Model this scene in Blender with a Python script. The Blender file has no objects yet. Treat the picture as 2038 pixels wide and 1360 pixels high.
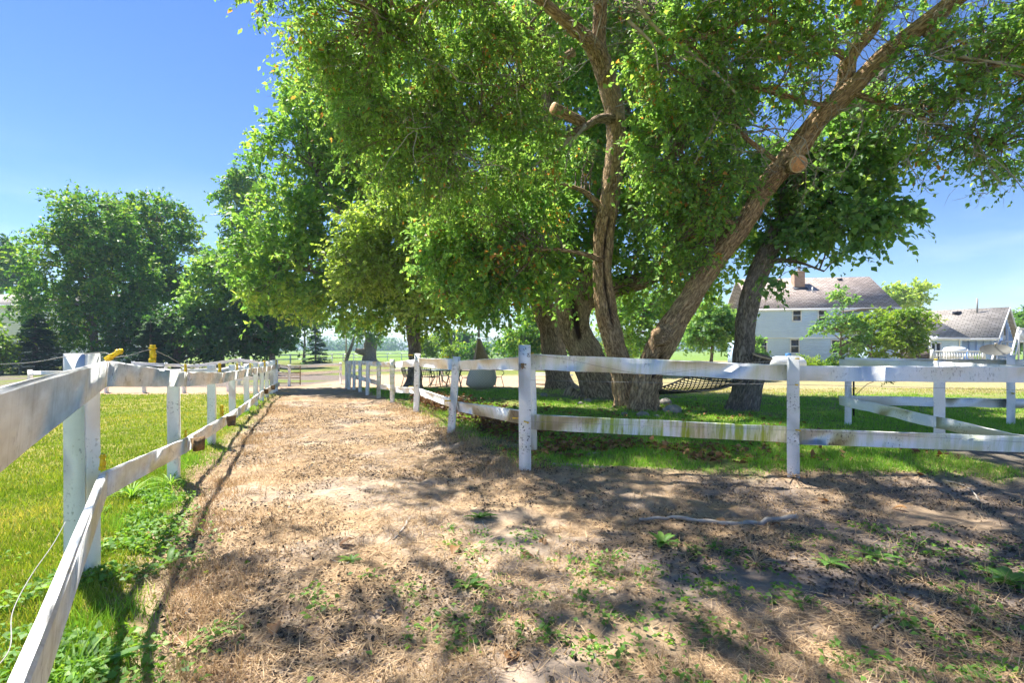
import bpy, math
import numpy as np
from mathutils import Vector, Matrix

# ------------------------------------------------------------------ camera, sky, sun, exposure
sc = bpy.context.scene
COL = sc.collection
CAM_H, FPX, PCX, PHY = 1.3, 1000.0, 1019.0, 695.0
cam_d = bpy.data.cameras.new('camera')
cam = bpy.data.objects.new('camera', cam_d)
COL.objects.link(cam)
cam.location = (0, 0, CAM_H)
cam.rotation_euler = (math.radians(90), 0, 0)
cam_d.sensor_width = 36
cam_d.lens = FPX / 2038 * 36
cam_d.shift_y = 15 / 2038
cam_d.clip_start = 0.05
cam_d.clip_end = 6000
sc.camera = cam

SUN_EL, SUN_LEFT = 60, 52          # degrees: elevation, and azimuth to the left of straight ahead
sun_dir = Vector((-math.sin(math.radians(SUN_LEFT)) * math.cos(math.radians(SUN_EL)),
                  math.cos(math.radians(SUN_LEFT)) * math.cos(math.radians(SUN_EL)),
                  math.sin(math.radians(SUN_EL))))
world = bpy.data.worlds.new('World')
sc.world = world
world.use_nodes = True
wn = world.node_tree
bg = wn.nodes['Background']
sky = wn.nodes.new('ShaderNodeTexSky')
sky.sky_type = 'NISHITA'
sky.sun_disc = False
sky.sun_elevation = math.radians(SUN_EL)
sky.sun_rotation = math.radians(-SUN_LEFT)
sky.altitude = 200
sky.air_density = 1.0
sky.dust_density = 0.0
sky.ozone_density = 4.0
# thin fair-weather cloud veil, the same all round the sky
tc = wn.nodes.new('ShaderNodeTexCoord')
mp = wn.nodes.new('ShaderNodeMapping'); mp.inputs['Scale'].default_value = (1.6, 1.6, 5.5)
nz = wn.nodes.new('ShaderNodeTexNoise'); nz.inputs['Scale'].default_value = 1.7; nz.inputs['Detail'].default_value = 7; nz.inputs['Roughness'].default_value = 0.55
rp = wn.nodes.new('ShaderNodeMapRange'); rp.inputs['From Min'].default_value = 0.47; rp.inputs['From Max'].default_value = 0.9
rp.inputs['To Max'].default_value = 0.6
mx = wn.nodes.new('ShaderNodeMix'); mx.data_type = 'RGBA'
mx.inputs['B'].default_value = (7.5, 8.2, 9.0, 1)
wn.links.new(tc.outputs['Generated'], mp.inputs['Vector'])
wn.links.new(mp.outputs[0], nz.inputs['Vector'])
wn.links.new(nz.outputs[0], rp.inputs['Value'])
sx = wn.nodes.new('ShaderNodeSeparateXYZ'); wn.links.new(tc.outputs['Generated'], sx.inputs[0])
el = wn.nodes.new('ShaderNodeMapRange'); el.interpolation_type = 'SMOOTHSTEP'
el.inputs['From Min'].default_value = 0.06; el.inputs['From Max'].default_value = 0.34; el.inputs['To Min'].default_value = 1.0; el.inputs['To Max'].default_value = 0.0
wn.links.new(sx.outputs['Z'], el.inputs['Value'])
mu = wn.nodes.new('ShaderNodeMath'); mu.operation = 'MULTIPLY'
wn.links.new(rp.outputs[0], mu.inputs[0]); wn.links.new(el.outputs[0], mu.inputs[1]); wn.links.new(mu.outputs[0], mx.inputs['Factor'])
hs = wn.nodes.new('ShaderNodeHueSaturation'); hs.inputs['Saturation'].default_value = 1.15; hs.inputs['Hue'].default_value = 0.51
wn.links.new(sky.outputs[0], hs.inputs['Color'])
wn.links.new(hs.outputs[0], mx.inputs['A'])
wn.links.new(mx.outputs['Result'], bg.inputs['Color'])
bg.inputs['Strength'].default_value = 0.07

sun_l = bpy.data.lights.new('sun', 'SUN')
sun_l.energy = 4.6
sun_l.angle = math.radians(0.6)
sun_l.color = (1.0, 0.95, 0.86)
sun = bpy.data.objects.new('sun', sun_l)
COL.objects.link(sun)
sun.location = (-20, 20, 40)
sun.rotation_euler = sun_dir.to_track_quat('Z', 'Y').to_euler()

vs = sc.view_settings
vs.view_transform = 'Standard'; vs.look = 'None'; vs.gamma = 1.0; vs.use_curve_mapping = False
vs.exposure = 1.5
sc.render.engine = 'CYCLES'
cy = sc.cycles
cy.max_bounces = 7; cy.diffuse_bounces = 5; cy.glossy_bounces = 2; cy.transmission_bounces = 5; cy.transparent_max_bounces = 6
cy.volume_bounces = 0
cy.use_denoising = True; cy.use_adaptive_sampling = True; cy.adaptive_threshold = 0.03
cy.caustics_reflective = False; cy.caustics_refractive = False
cy.sample_clamp_indirect = 10

rng = np.random.default_rng(11)
U = lambda a, b: float(rng.uniform(a, b))

# ------------------------------------------------------------------ helpers: noise, ground height, photo point -> place
def _hash(ix, iy, iz, seed):
    n = (ix.astype(np.int64) * 374761393 + iy.astype(np.int64) * 668265263 + iz.astype(np.int64) * 2147483647 + seed * 1274126177)
    n = (n ^ (n >> 13)) * 1274126177
    n = n ^ (n >> 16)
    return (n & 0xffffff) / float(0xffffff)

def vnoise(p, seed=0):
    p = np.asarray(p, float)
    if p.shape[-1] == 2:
        p = np.concatenate([p, np.zeros(p.shape[:-1] + (1,))], -1)
    i = np.floor(p).astype(np.int64); f = p - i
    f = f * f * (3 - 2 * f)
    r = 0
    for dx in (0, 1):
        wx = f[..., 0] if dx else 1 - f[..., 0]
        for dy in (0, 1):
            wy = f[..., 1] if dy else 1 - f[..., 1]
            for dz in (0, 1):
                wz = f[..., 2] if dz else 1 - f[..., 2]
                r = r + wx * wy * wz * _hash(i[..., 0] + dx, i[..., 1] + dy, i[..., 2] + dz, seed)
    return r

def fbm(p, seed=0, octv=4):
    p = np.asarray(p, float); a = 0.5; r = 0; t = 0
    for o in range(octv):
        r = r + a * vnoise(p * 2 ** o, seed + o); t += a; a *= 0.5
    return r / t

def sstep(a, b, x):
    t = np.clip((np.asarray(x, float) - a) / (b - a), 0, 1)
    return t * t * (3 - 2 * t)

LFY = np.array([-6, 0.3, 1.0, 2.8, 4.9, 8.6, 18.3]); LFX = np.array([4.3, -0.47, -0.98, -2.29, -3.33, -4.78, -8.5])
RFY = np.array([5.2, 7.7, 10.6, 12.6, 14.4, 16.8, 19.0, 20.6]); RFX = np.array([0.11, -0.89, -2.02, -2.97, -3.8, -4.8, -5.7, -6.6])
def left_x(y): return np.interp(y, LFY, LFX)
def right_x(y): return np.interp(y, RFY, RFX)
def near_y(x): return 5.26 - 0.075 * (np.asarray(x, float) - 0.11)
def yard(x, y):
    """signed-ish measure: > 0 inside the lawn yard behind the right-hand fence (metres)"""
    x = np.asarray(x, float); y = np.asarray(y, float)
    a = y - near_y(x)
    b = x - right_x(y)
    return np.where(x > 0.11, np.minimum(a, b), np.minimum(b, y - 5.2))

def ground_z(x, y):
    x = np.asarray(x, float); y = np.asarray(y, float)
    z = -0.4 * sstep(8, 30, y)
    q = np.stack([x, y], -1)
    near = 1 - sstep(14, 40, np.hypot(x, y))
    z = z + near * 0.05 * (fbm(q * 0.9, 3, 3) - 0.5) + near * 0.05 * (fbm(q * 3.6, 9, 2) - 0.5) + near * 0.028 * (vnoise(q * 7.5, 15) - 0.5) - near * 0.03 * sstep(.66, .86, vnoise(q * 5.2, 17)) * (yard(x, y) < 0) * (x > left_x(y))
    yd = yard(x, y)
    z = z + near * 0.07 * sstep(-0.55, 0.1, yd) * (1 - sstep(7, 10, y))
    inp = (x > left_x(y)) & (yd < 0)
    z = z - np.where(inp, 1, 0) * near * 0.03 * sstep(0, 0.6, x - left_x(y)) * sstep(0, .6, -yd)
    return z
def gz(x, y): return float(ground_z(np.array([x]), np.array([y]))[0])

def P(px, py, d):
    return np.array([(px - PCX) / FPX * d, d, CAM_H + (PHY - py) / FPX * d])
def G(px, py):
    """the spot on the ground under that point of the photograph"""
    k = (py - PHY) / FPX; d = CAM_H / k
    for _ in range(30):
        d = 0.5 * d + 0.5 * (CAM_H + 0.4 * float(sstep(8, 30, d))) / k
    x = (px - PCX) / FPX * d
    return np.array([x, d, gz(x, d)])
def GX(px, d):
    x = (px - PCX) / FPX * d
    return np.array([x, d, gz(x, d)])

# ------------------------------------------------------------------ helpers: objects
def tag(o, label=None, cat=None, group=None, kind=None):
    if label: o['label'] = label
    if cat: o['category'] = cat
    if group: o['group'] = group
    if kind: o['kind'] = kind
    return o

def thing(name, loc, label, cat, group=None):
    o = bpy.data.objects.new(name, None)
    o.empty_display_size = 0.2
    COL.objects.link(o)
    o.location = tuple(float(v) for v in loc)
    return tag(o, label, cat, group)

def root_loc(o):
    v = Vector((0, 0, 0))
    while o is not None:
        v += o.location; o = o.parent
    return np.array(v)

def make_mesh(name, V, F, mat, smooth=False, fattr=None, pattr=None):
    V = np.asarray(V, np.float32)
    me = bpy.data.meshes.new(name)
    me.vertices.add(len(V)); me.vertices.foreach_set('co', V.ravel())
    if isinstance(F, np.ndarray):
        n, k = F.shape
        me.loops.add(n * k); me.loops.foreach_set('vertex_index', F.ravel().astype(np.int32))
        me.polygons.add(n)
        me.polygons.foreach_set('loop_start', np.arange(0, n * k, k, dtype=np.int32))
    else:
        flat = [i for f in F for i in f]; st = np.cumsum([0] + [len(f) for f in F[:-1]])
        me.loops.add(len(flat)); me.loops.foreach_set('vertex_index', flat)
        me.polygons.add(len(F)); me.polygons.foreach_set('loop_start', st.astype(np.int32))
    for nm, (tp, dat) in (fattr or {}).items():
        a = me.attributes.new(nm, tp, 'FACE')
        a.data.foreach_set('value' if tp == 'FLOAT' else 'vector', np.asarray(dat, np.float32).ravel())
    for nm, (tp, dat) in (pattr or {}).items():
        a = me.attributes.new(nm, tp, 'POINT')
        a.data.foreach_set({'FLOAT': 'value', 'FLOAT_VECTOR': 'vector', 'FLOAT_COLOR': 'color'}[tp], np.asarray(dat, np.float32).ravel())
    me.update(calc_edges=True)
    if smooth: me.polygons.foreach_set('use_smooth', np.ones(len(me.polygons), bool))
    if mat: me.materials.append(mat)
    return me

def put(name, V, F, mat, parent=None, smooth=False, fattr=None, pattr=None):
    """link one mesh object; V in world metres"""
    V = np.asarray(V, float)
    if parent is not None: V = V - root_loc(parent)
    else:
        c = np.array([V[:, 0].mean(), V[:, 1].mean(), V[:, 2].min()]); V = V - c
    o = bpy.data.objects.new(name, make_mesh(name, V, F, mat, smooth, fattr, pattr))
    COL.objects.link(o)
    if parent is not None: o.parent = parent
    else: o.location = tuple(c)
    return o

class MB:
    """collects shapes for one mesh"""
    def __init__(s): s.V = []; s.F = []; s.n = 0
    def add(s, V, F):
        V = np.asarray(V, float); s.V.append(V); s.F += [tuple(int(i) + s.n for i in f) for f in F]; s.n += len(V); return s
    def hexa(s, c8):
        return s.add(c8, [(0, 3, 2, 1), (4, 5, 6, 7), (0, 1, 5, 4), (1, 2, 6, 5), (2, 3, 7, 6), (3, 0, 4, 7)])
    def box(s, c, size, rz=0.0, R=None):
        sx, sy, sz = [v / 2 for v in size]
        p = np.array([(-sx, -sy, -sz), (sx, -sy, -sz), (sx, sy, -sz), (-sx, sy, -sz), (-sx, -sy, sz), (sx, -sy, sz), (sx, sy, sz), (-sx, sy, sz)])
        if R is None:
            ca, sa = math.cos(rz), math.sin(rz); R = np.array([[ca, -sa, 0], [sa, ca, 0], [0, 0, 1]])
        return s.hexa(p @ np.asarray(R).T + np.asarray(c))
    def bar(s, a, b, r, k=6, r2=None):
        V, F = tube_arrays(np.array([a, b], float), np.array([r, r if r2 is None else r2]), k)[:2]
        return s.add(V, F)
    def path(s, pts, r, k=6):
        pts = np.asarray(pts, float)
        V, F = tube_arrays(pts, np.full(len(pts), r), k)[:2]
        return s.add(V, F)
    def put(s, name, mat, parent=None, smooth=False):
        return put(name, np.concatenate(s.V), s.F, mat, parent, smooth)

def norm(v):
    v = np.asarray(v, float); return v / np.maximum(np.linalg.norm(v, axis=-1, keepdims=True), 1e-9)

def tube_arrays(pts, rad, k=8, cap=True):
    pts = np.asarray(pts, float); n = len(pts)
    t = norm(np.gradient(pts, axis=0)) if n > 2 else norm(np.repeat([pts[-1] - pts[0]], n, 0))
    a = np.array([1.0, 0, 0]) if abs(t[0][0]) < 0.8 else np.array([0, 1.0, 0])
    u = norm(np.cross(t[0], a)); Us = []
    for i in range(n):
        u = norm(u - t[i] * np.dot(u, t[i])); Us.append(u)
    Us = np.array(Us); Ws = np.cross(t, Us)
    th = np.linspace(0, 2 * np.pi, k, endpoint=False)
    ring = np.cos(th)[None, :, None] * Us[:, None] + np.sin(th)[None, :, None] * Ws[:, None]
    V = (pts[:, None] + ring * np.asarray(rad)[:, None, None]).reshape(-1, 3)
    F = []
    for i in range(n - 1):
        for j in range(k):
            j2 = (j + 1) % k
            F.append((i * k + j, i * k + j2, (i + 1) * k + j2, (i + 1) * k + j))
    if cap:
        F.append(tuple(range(k))[::-1]); F.append(tuple(range((n - 1) * k, n * k)))
    return V, F, ring, th

def catmull(pts, m):
    """pts (n,c) resampled smoothly into m rows"""
    pts = np.asarray(pts, float)
    p = np.concatenate([2 * pts[:1] - pts[1:2], pts, 2 * pts[-1:] - pts[-2:-1]])
    s = np.linspace(0, len(pts) - 1 - 1e-6, m); i = s.astype(int); f = (s - i)[:, None]
    a, b, c, d = p[i], p[i + 1], p[i + 2], p[i + 3]
    return 0.5 * (2 * b + (c - a) * f + (2 * a - 5 * b + 4 * c - d) * f ** 2 + (3 * b - a - 3 * c + d) * f ** 3)

# ------------------------------------------------------------------ helpers: materials
class NT:
    def __init__(s, name):
        s.m = bpy.data.materials.new(name); s.m.use_nodes = True
        s.t = s.m.node_tree; s.t.nodes.clear()
        s.out = s.t.nodes.new('ShaderNodeOutputMaterial')
    def n(s, tp, ins=None, **props):
        nd = s.t.nodes.new('ShaderNode' + tp)
        for k, v in props.items(): setattr(nd, k, v)
        for k, v in (ins or {}).items():
            sock = nd.inputs[k]
            if isinstance(v, bpy.types.NodeSocket): s.t.links.new(v, sock)
            else:
                if isinstance(v, tuple) and len(v) == 3 and sock.type == 'RGBA': v = v + (1,)
                sock.default_value = v
        return nd
    def attr(s, name, tp='GEOMETRY', out='Fac'): return s.n('Attribute', attribute_name=name, attribute_type=tp).outputs[out]
    def noise(s, vec, scale, detail=4, rough=0.55, scl=None, dim='3D'):
        if scl is not None: vec = s.n('Mapping', {'Vector': vec, 'Scale': scl}).outputs[0]
        return s.n('TexNoise', {'Vector': vec, 'Scale': scale, 'Detail': detail, 'Roughness': rough}).outputs[0]
    def rng(s, v, a, b, c=0.0, d=1.0):
        return s.n('MapRange', {'Value': v, 'From Min': a, 'From Max': b, 'To Min': c, 'To Max': d}).outputs[0]
    def mix(s, f, a, b, mode='MIX'):
        nd = s.n('Mix', data_type='RGBA', blend_type=mode)
        for k, v in (('Factor', f), ('A', a), ('B', b)):
            if isinstance(v, bpy.types.NodeSocket): s.t.links.new(v, nd.inputs[k if k == 'Factor' else k])
            else: nd.inputs[k].default_value = v if k == 'Factor' else (tuple(v) + (1,))[:4]
        return nd.outputs['Result']
    def math(s, op, a, b=0.0):
        nd = s.n('Math', operation=op)
        for i, v in enumerate((a, b)):
            if isinstance(v, bpy.types.NodeSocket): s.t.links.new(v, nd.inputs[i])
            else: nd.inputs[i].default_value = v
        return nd.outputs[0]
    def ramp(s, f, stops):
        nd = s.n('ValToRGB'); s.t.links.new(f, nd.inputs[0]); e = nd.color_ramp.elements
        while len(e) < len(stops): e.new(0.5)
        for el, (p, c) in zip(e, stops): el.position = p; el.color = tuple(c) + (1,)
        return nd.outputs[0]
    def bump(s, h, strength, dist): return s.n('Bump', {'Height': h, 'Strength': strength, 'Distance': dist}).outputs[0]
    def bsdf(s, col, rough=0.8, spec=0.3, normal=None, metallic=0.0):
        b = s.n('BsdfPrincipled', {'Base Color': col, 'Roughness': rough, 'Specular IOR Level': spec, 'Metallic': metallic})
        if normal is not None: s.t.links.new(normal, b.inputs['Normal'])
        s.t.links.new(b.outputs[0], s.out.inputs[0]); return s.m
    def surf(s, sh): s.t.links.new(sh, s.out.inputs[0]); return s.m
    def obj(s): return s.n('TexCoord').outputs['Object']
    def rand(s): return s.n('ObjectInfo').outputs['Random']

def leaf_mat(name, stops, trans=0.42, tcol=(1.9, 1.9, 0.6), rough=0.5, gain=2.2):
    t = NT(name); stops = [(p_, tuple(min(.8, v * gain) for v in c_)) for p_, c_ in stops]; trans = min(.6, trans * 1.2)
    r = t.attr('rnd')
    c = t.ramp(r, stops)
    d = t.n('BsdfPrincipled', {'Base Color': c, 'Roughness': rough, 'Specular IOR Level': 0.25}).outputs[0]
    tcl = t.mix(1.0, c, tcol, 'MULTIPLY')
    tr = t.n('BsdfTranslucent', {'Color': tcl}).outputs[0]
    return t.surf(t.n('MixShader', {0: trans, 1: d, 2: tr}).outputs[0])

def simple_mat(name, col, rough=0.7, spec=0.3, var=0.15, scale=8.0, bump=0.0, metallic=0.0):
    t = NT(name); o = t.obj()
    n = t.noise(o, scale, 5, 0.6)
    c = t.mix(t.rng(n, 0.3, 0.7), tuple(v * (1 - var) for v in col), tuple(min(1, v * (1 + var)) for v in col))
    return t.bsdf(c, rough, spec, t.bump(n, bump, 0.02) if bump else None, metallic)

def paint_mat(name, clean=(0.90, 0.90, 0.885), grime=(0.46, 0.41, 0.34)):
    """weathered white paint: grime, flaked chips, green algae streaks; amounts are per-object properties"""
    t = NT(name)
    uv = t.attr('buv', out='Vector')                       # metres along, up, across
    rnd = t.n('Combine' + 'XYZ', {0: t.math('MULTIPLY', t.rand(), 37.0), 1: t.math('MULTIPLY', t.rand(), 11.0)}).outputs[0]
    v = t.n('VectorMath', {0: uv, 1: rnd}, operation='ADD').outputs[0]
    gr = t.noise(v, 5.0, 6, 0.65, (1, 2.5, 1))
    st = t.noise(v, 1.0, 4, 0.6, (26, 1.2, 4))
    g1 = t.math('MULTIPLY', t.rng(gr, 0.38, 0.75), t.attr('dirt', 'OBJECT'))
    g2 = t.math('MULTIPLY', t.rng(st, 0.5, 0.8), t.attr('dirt', 'OBJECT'))
    c = t.mix(t.math('MINIMUM', t.math('ADD', t.math('MULTIPLY', g1, 0.75), t.math('MULTIPLY', g2, 0.4)), 1.0), clean, grime)
    al = t.math('MULTIPLY', t.rng(t.noise(v, 1.0, 5, 0.65, (9, 1.0, 3)), 0.42, 0.60), t.rng(t.noise(v, 1.3, 2, 0.5), 0.30, 0.48))
    c = t.mix(t.math('MULTIPLY', al, t.attr('algae', 'OBJECT')), c, (0.40, 0.49, 0.07))
    ch = t.math('MULTIPLY', t.rng(t.noise(v, 48.0, 3, 0.6, (1, .6, 1)), 0.57, 0.63), t.rng(t.noise(v, 4.0, 3, 0.6), 0.5, 0.62))
    c = t.mix(t.math('MULTIPLY', ch, t.attr('chips', 'OBJECT')), c, (0.07, 0.06, 0.05))
    gn = t.noise(v, 1.0, 5, 0.6, (4, 60, 60))
    h = t.math('SUBTRACT', t.math('ADD', gn, gr), t.math('MULTIPLY', ch, 1.5))
    return t.bsdf(c, 0.62, 0.3, t.bump(h, 0.35, 0.006))

def bark_mat(name, dark, mid, light, green=0.25):
    t = NT(name)
    b = t.attr('buv', out='Vector')
    wob = t.noise(b, 3.0, 3, 0.5)
    vv = t.n('VectorMath', {0: b, 1: t.n('Combine' + 'XYZ', {0: t.math('MULTIPLY', wob, 0.12), 1: t.math('MULTIPLY', wob, -0.1), 2: 0.0}).outputs[0]}, operation='ADD').outputs[0]
    ri = t.noise(vv, 1.0, 5, 0.55, (17, 17, 4.6))
    ri2 = t.noise(vv, 1.0, 4, 0.6, (48, 48, 12))
    hgt = t.math('ADD', t.math('MULTIPLY', t.math('ABSOLUTE', t.math('SUBTRACT', ri, 0.5)), 3.0), t.math('MULTIPLY', ri2, 0.5))
    c = t.ramp(hgt, [(0.27, dark), (0.43, mid), (0.85, light)])
    patch = t.noise(b, 2.2, 4, 0.6)
    c = t.mix(t.math('MULTIPLY', t.rng(patch, 0.48, 0.7), green), c, (0.17, 0.18, 0.07))
    c = t.mix(t.rng(t.noise(b, 1.1, 3, 0.5), 0.35, 0.7, 0.0, 0.35), c, light)
    c = t.mix(t.attr('crack'), c, (0.035, 0.02, 0.014))
    return t.bsdf(c, 0.9, 0.15, t.bump(hgt, 1.0, 0.045))

M = {}
M['paint'] = paint_mat('white paint')
M['vinyl'] = simple_mat('white vinyl', (0.78, 0.79, 0.80), 0.45, 0.4, 0.05, 3)
M['bare'] = simple_mat('bare old wood', (0.20, 0.135, 0.075), 0.85, 0.2, 0.5, 30, 0.4)
M['yellow'] = simple_mat('yellow plastic', (0.80, 0.56, 0.02), 0.45, 0.4, 0.1, 20)
M['wire'] = simple_mat('galvanised wire', (0.32, 0.31, 0.29), 0.5, 0.5, 0.2, 20)
M['bark'] = bark_mat('maple bark', (0.085, 0.055, 0.036), (0.32, 0.235, 0.15), (0.60, 0.455, 0.305), 0.3)
M['bark_brown'] = bark_mat('brown bark', (0.12, 0.07, 0.038), (0.43, 0.285, 0.165), (0.74, 0.53, 0.33), 0.12)
M['bark_grey'] = bark_mat('grey bark', (0.09, 0.075, 0.065), (0.25, 0.21, 0.175), (0.44, 0.38, 0.32), 0.1)
M['twig'] = simple_mat('twig bark', (0.22, 0.17, 0.125), 0.9, 0.1, 0.4, 6)
M['deadwood'] = simple_mat('grey dead wood', (0.38, 0.34, 0.29), 0.9, 0.1, 0.3, 12)
M['cutwood'] = simple_mat('fresh cut wood', (0.56, 0.28, 0.13), 0.8, 0.2, 0.4, 22)
M['sapwood'] = simple_mat('pale sapwood', (0.68, 0.50, 0.32), 0.8, 0.2, 0.15, 14)
M['maple_leaf'] = leaf_mat('maple leaf', [(0.0, (0.045, 0.10, 0.026)), (0.5, (0.085, 0.145, 0.03)), (0.88, (0.14, 0.19, 0.035)), (1.0, (0.19, 0.22, 0.055))], 0.45, (1.6, 1.65, 0.95), gain=2.6)
M['pale_leaf'] = leaf_mat('pale leaf', [(0.0, (0.11, 0.17, 0.03)), (0.6, (0.18, 0.24, 0.065)), (1.0, (0.28, 0.32, 0.11))], 0.45, (1.7, 1.7, .7), gain=1.9)
M['pear_leaf'] = leaf_mat('fruit tree leaf', [(0.0, (0.05, 0.105, 0.035)), (0.5, (0.085, 0.15, 0.038)), (0.92, (0.16, 0.21, 0.045)), (0.955, (0.19, 0.09, 0.03)), (1.0, (0.24, 0.10, 0.03))], 0.45, (1.65, 1.65, 1.0), gain=2.6)
M['light_leaf'] = leaf_mat('light hanging leaf', [(0.0, (0.055, 0.115, 0.03)), (0.5, (0.10, 0.17, 0.04)), (0.92, (0.18, 0.24, 0.06)), (0.955, (0.2, 0.10, 0.03)), (1.0, (0.25, 0.11, 0.03))], 0.45, (1.55, 1.55, 0.9), gain=2.2)
M['broad_leaf'] = leaf_mat('broad leaf', [(0.0, (0.045, 0.095, 0.04)), (0.6, (0.075, 0.135, 0.05)), (1.0, (0.15, 0.2, 0.07))], 0.42, (1.7, 1.7, 0.65), gain=2.7)
M['far_leaf'] = leaf_mat('far maple leaf', [(0.0, (0.022, 0.062, 0.016)), (0.55, (0.05, 0.11, 0.02)), (1.0, (0.15, 0.18, 0.04))], 0.38, (1.5, 1.5, .6), gain=2.9)
M['dark_leaf'] = leaf_mat('dark leaf', [(0.0, (0.016, 0.045, 0.018)), (0.6, (0.03, 0.07, 0.024)), (1.0, (0.06, 0.10, 0.03))], 0.35, gain=2.4)
M['lime_leaf'] = leaf_mat('lime green leaf', [(0.0, (0.09, 0.18, 0.025)), (0.6, (0.15, 0.23, 0.035)), (1.0, (0.25, 0.30, 0.06))], 0.4, gain=1.35)
M['needle'] = leaf_mat('spruce needle', [(0.0, (0.02, 0.05, 0.03)), (0.6, (0.035, 0.08, 0.045)), (1.0, (0.07, 0.12, 0.05))], 0.25, gain=2.2)
M['grass'] = leaf_mat('lawn grass', [(0.0, (0.11, 0.19, 0.02)), (0.5, (0.20, 0.27, 0.035)), (0.85, (0.36, 0.33, 0.08)), (1.0, (0.5, 0.40, 0.18))], 0.35, (1.25, 1.2, 0.5), gain=1.35)
M['yard_grass'] = leaf_mat('yard grass', [(0.0, (0.055, 0.12, 0.018)), (0.55, (0.10, 0.19, 0.026)), (0.85, (0.16, 0.22, 0.05)), (1.0, (0.21, 0.185, 0.095))], 0.35, (1.2, 1.2, 0.5), gain=2.5)
M['weed'] = leaf_mat('weed leaf', [(0.0, (0.06, 0.14, 0.03)), (0.6, (0.11, 0.22, 0.045)), (1.0, (0.20, 0.30, 0.06))], 0.3, gain=1.3)
M['straw'] = leaf_mat('dry straw', [(0.0, (0.22, 0.145, 0.075)), (0.5, (0.43, 0.295, 0.165)), (1.0, (0.63, 0.475, 0.30))], 0.2, (1.05, 1.0, 0.8), gain=1.15)
M['crumb'] = leaf_mat('dark crumbs', [(0.0, (0.025, 0.02, 0.016)), (0.7, (0.06, 0.045, 0.032)), (1.0, (0.16, 0.11, 0.07))], 0.0, gain=1.2)
M['litter'] = leaf_mat('dead leaf', [(0.0, (0.09, 0.05, 0.028)), (0.6, (0.19, 0.10, 0.045)), (1.0, (0.36, 0.20, 0.09))], 0.2, (1.1, 0.9, 0.6), gain=1.3)

# ------------------------------------------------------------------ ground: one sheet out to the horizon
def axis(fine_a, fine_b, step, lim_a, lim_b, grow=1.11):
    c = list(np.arange(fine_a, fine_b + 1e-6, step))
    s = step; v = fine_b
    while v < lim_b: s *= grow; v += s; c.append(v)
    s = step; v = fine_a; pre = []
    while v > lim_a: s *= grow; v -= s; pre.append(v)
    return np.array(pre[::-1] + c)
gxs = axis(-6.5, 7.0, 0.075, -1500, 1500, 1.09)
gys = axis(0.4, 9.0, 0.06, -60, 2500, 1.035)
GXX, GYY = np.meshgrid(gxs, gys)
gx, gy = GXX.ravel(), GYY.ravel()
gzv = ground_z(gx, gy)
q2 = np.stack([gx, gy], -1)
n_big, n_mid, n_fin = fbm(q2 * 0.35, 21, 4), fbm(q2 * 1.3, 31, 4), fbm(q2 * 5.0, 41, 3)
def lerp(a, b, t): return a + (np.asarray(b) - a) * t[:, None]
C_LAWN, C_YARD, C_DRY_SUNLIT = (0.155, 0.195, 0.032), (0.19, 0.225, 0.06), (0.35, 0.30, 0.165)
C_SAND, C_STRAW, C_SOIL, C_FIELD = (0.43, 0.34, 0.26), (0.385, 0.28, 0.18), (0.185, 0.155, 0.138), (0.17, 0.27, 0.055)
gc = np.tile(np.array(C_STRAW), (len(gx), 1))
gc = lerp(gc, C_SAND, sstep(0.4, 0.62, n_mid + 0.25 * (n_fin - 0.5)))
gc = lerp(gc, C_SOIL, np.clip(sstep(0.56, 0.72, n_mid * 0.5 + n_fin * 0.6) * 0.55, 0, 1))
# darker worked soil in the right foreground and along the near fence
soil = sstep(0.0, 2.0, gx - 0.2 - 0.35 * (gy - 3)) * (1 - sstep(-0.7, 0.3, gy - near_y(gx)))
gc = lerp(gc, C_SOIL, np.clip(soil * (0.35 + 0.75 * sstep(0.38, 0.6, n_mid)), 0, 0.92))
yd = yard(gx, gy) + 0.5 * (n_mid - 0.5) + 0.3 * (n_fin - 0.5)
inyard = sstep(-0.12, 0.22, yd)
yc = lerp(np.tile(np.array(C_YARD), (len(gx), 1)), C_DRY_SUNLIT, np.clip(sstep(12.5, 17, gy - 0.12 * gx + 3 * (n_big - 0.5)) * sstep(-1.0, 3.0, gx) * 0.85 + 0.35 * sstep(0.55, 0.7, n_mid), 0, 1))  # far right band yellowed to paint in its sunlit look, plus random dry patches
yc = lerp(yc, C_SOIL, np.clip(sstep(0.5, 0.68, n_big) * 0.6 * (1 - sstep(8, 12, gy)), 0, 1))
yc = lerp(yc, C_SOIL, sstep(4.9, 5.4, gx) * (1 - sstep(6.2, 6.8, gy)) * 0.9)
for bx_, by_, br_ in ((1.78, 18.5, 1.3), (2.68, 14.6, 1.3), (2.75, 11.5, .9), (2.9, 10.7, 1.1), (4.85, 10.7, .9)):
    yc = lerp(yc, C_SOIL, np.clip(1.25 - np.hypot(gx - bx_, gy - by_) / br_ + (n_mid - .5), 0, .85))
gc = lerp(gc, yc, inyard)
lw = left_x(gy) - gx + 0.45 * (n_mid - 0.5) + 0.25 * (n_fin - 0.5)
lawn = sstep(-0.38, 0.05, lw) * (1 - sstep(15.2, 16.0, gy))
lc = lerp(np.tile(np.array(C_LAWN), (len(gx), 1)), (0.32, 0.28, 0.09), np.clip(sstep(0.45, 0.7, n_big) * 0.7, 0, 1))
gc = lerp(gc, lc, lawn)
track = sstep(15.4, 16.0, gy) * (1 - sstep(19.5, 20.2, gy)) * sstep(0, 0.5, lw)
gc = lerp(gc, (0.46, 0.32, 0.225), track)
gc = lerp(gc, lerp(np.tile(np.array((0.15, 0.2, 0.035)), (len(gx), 1)), C_SOIL, sstep(0.4, 0.6, n_big)), sstep(19.8, 20.6, gy) * sstep(0, 0.5, lw))
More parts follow.
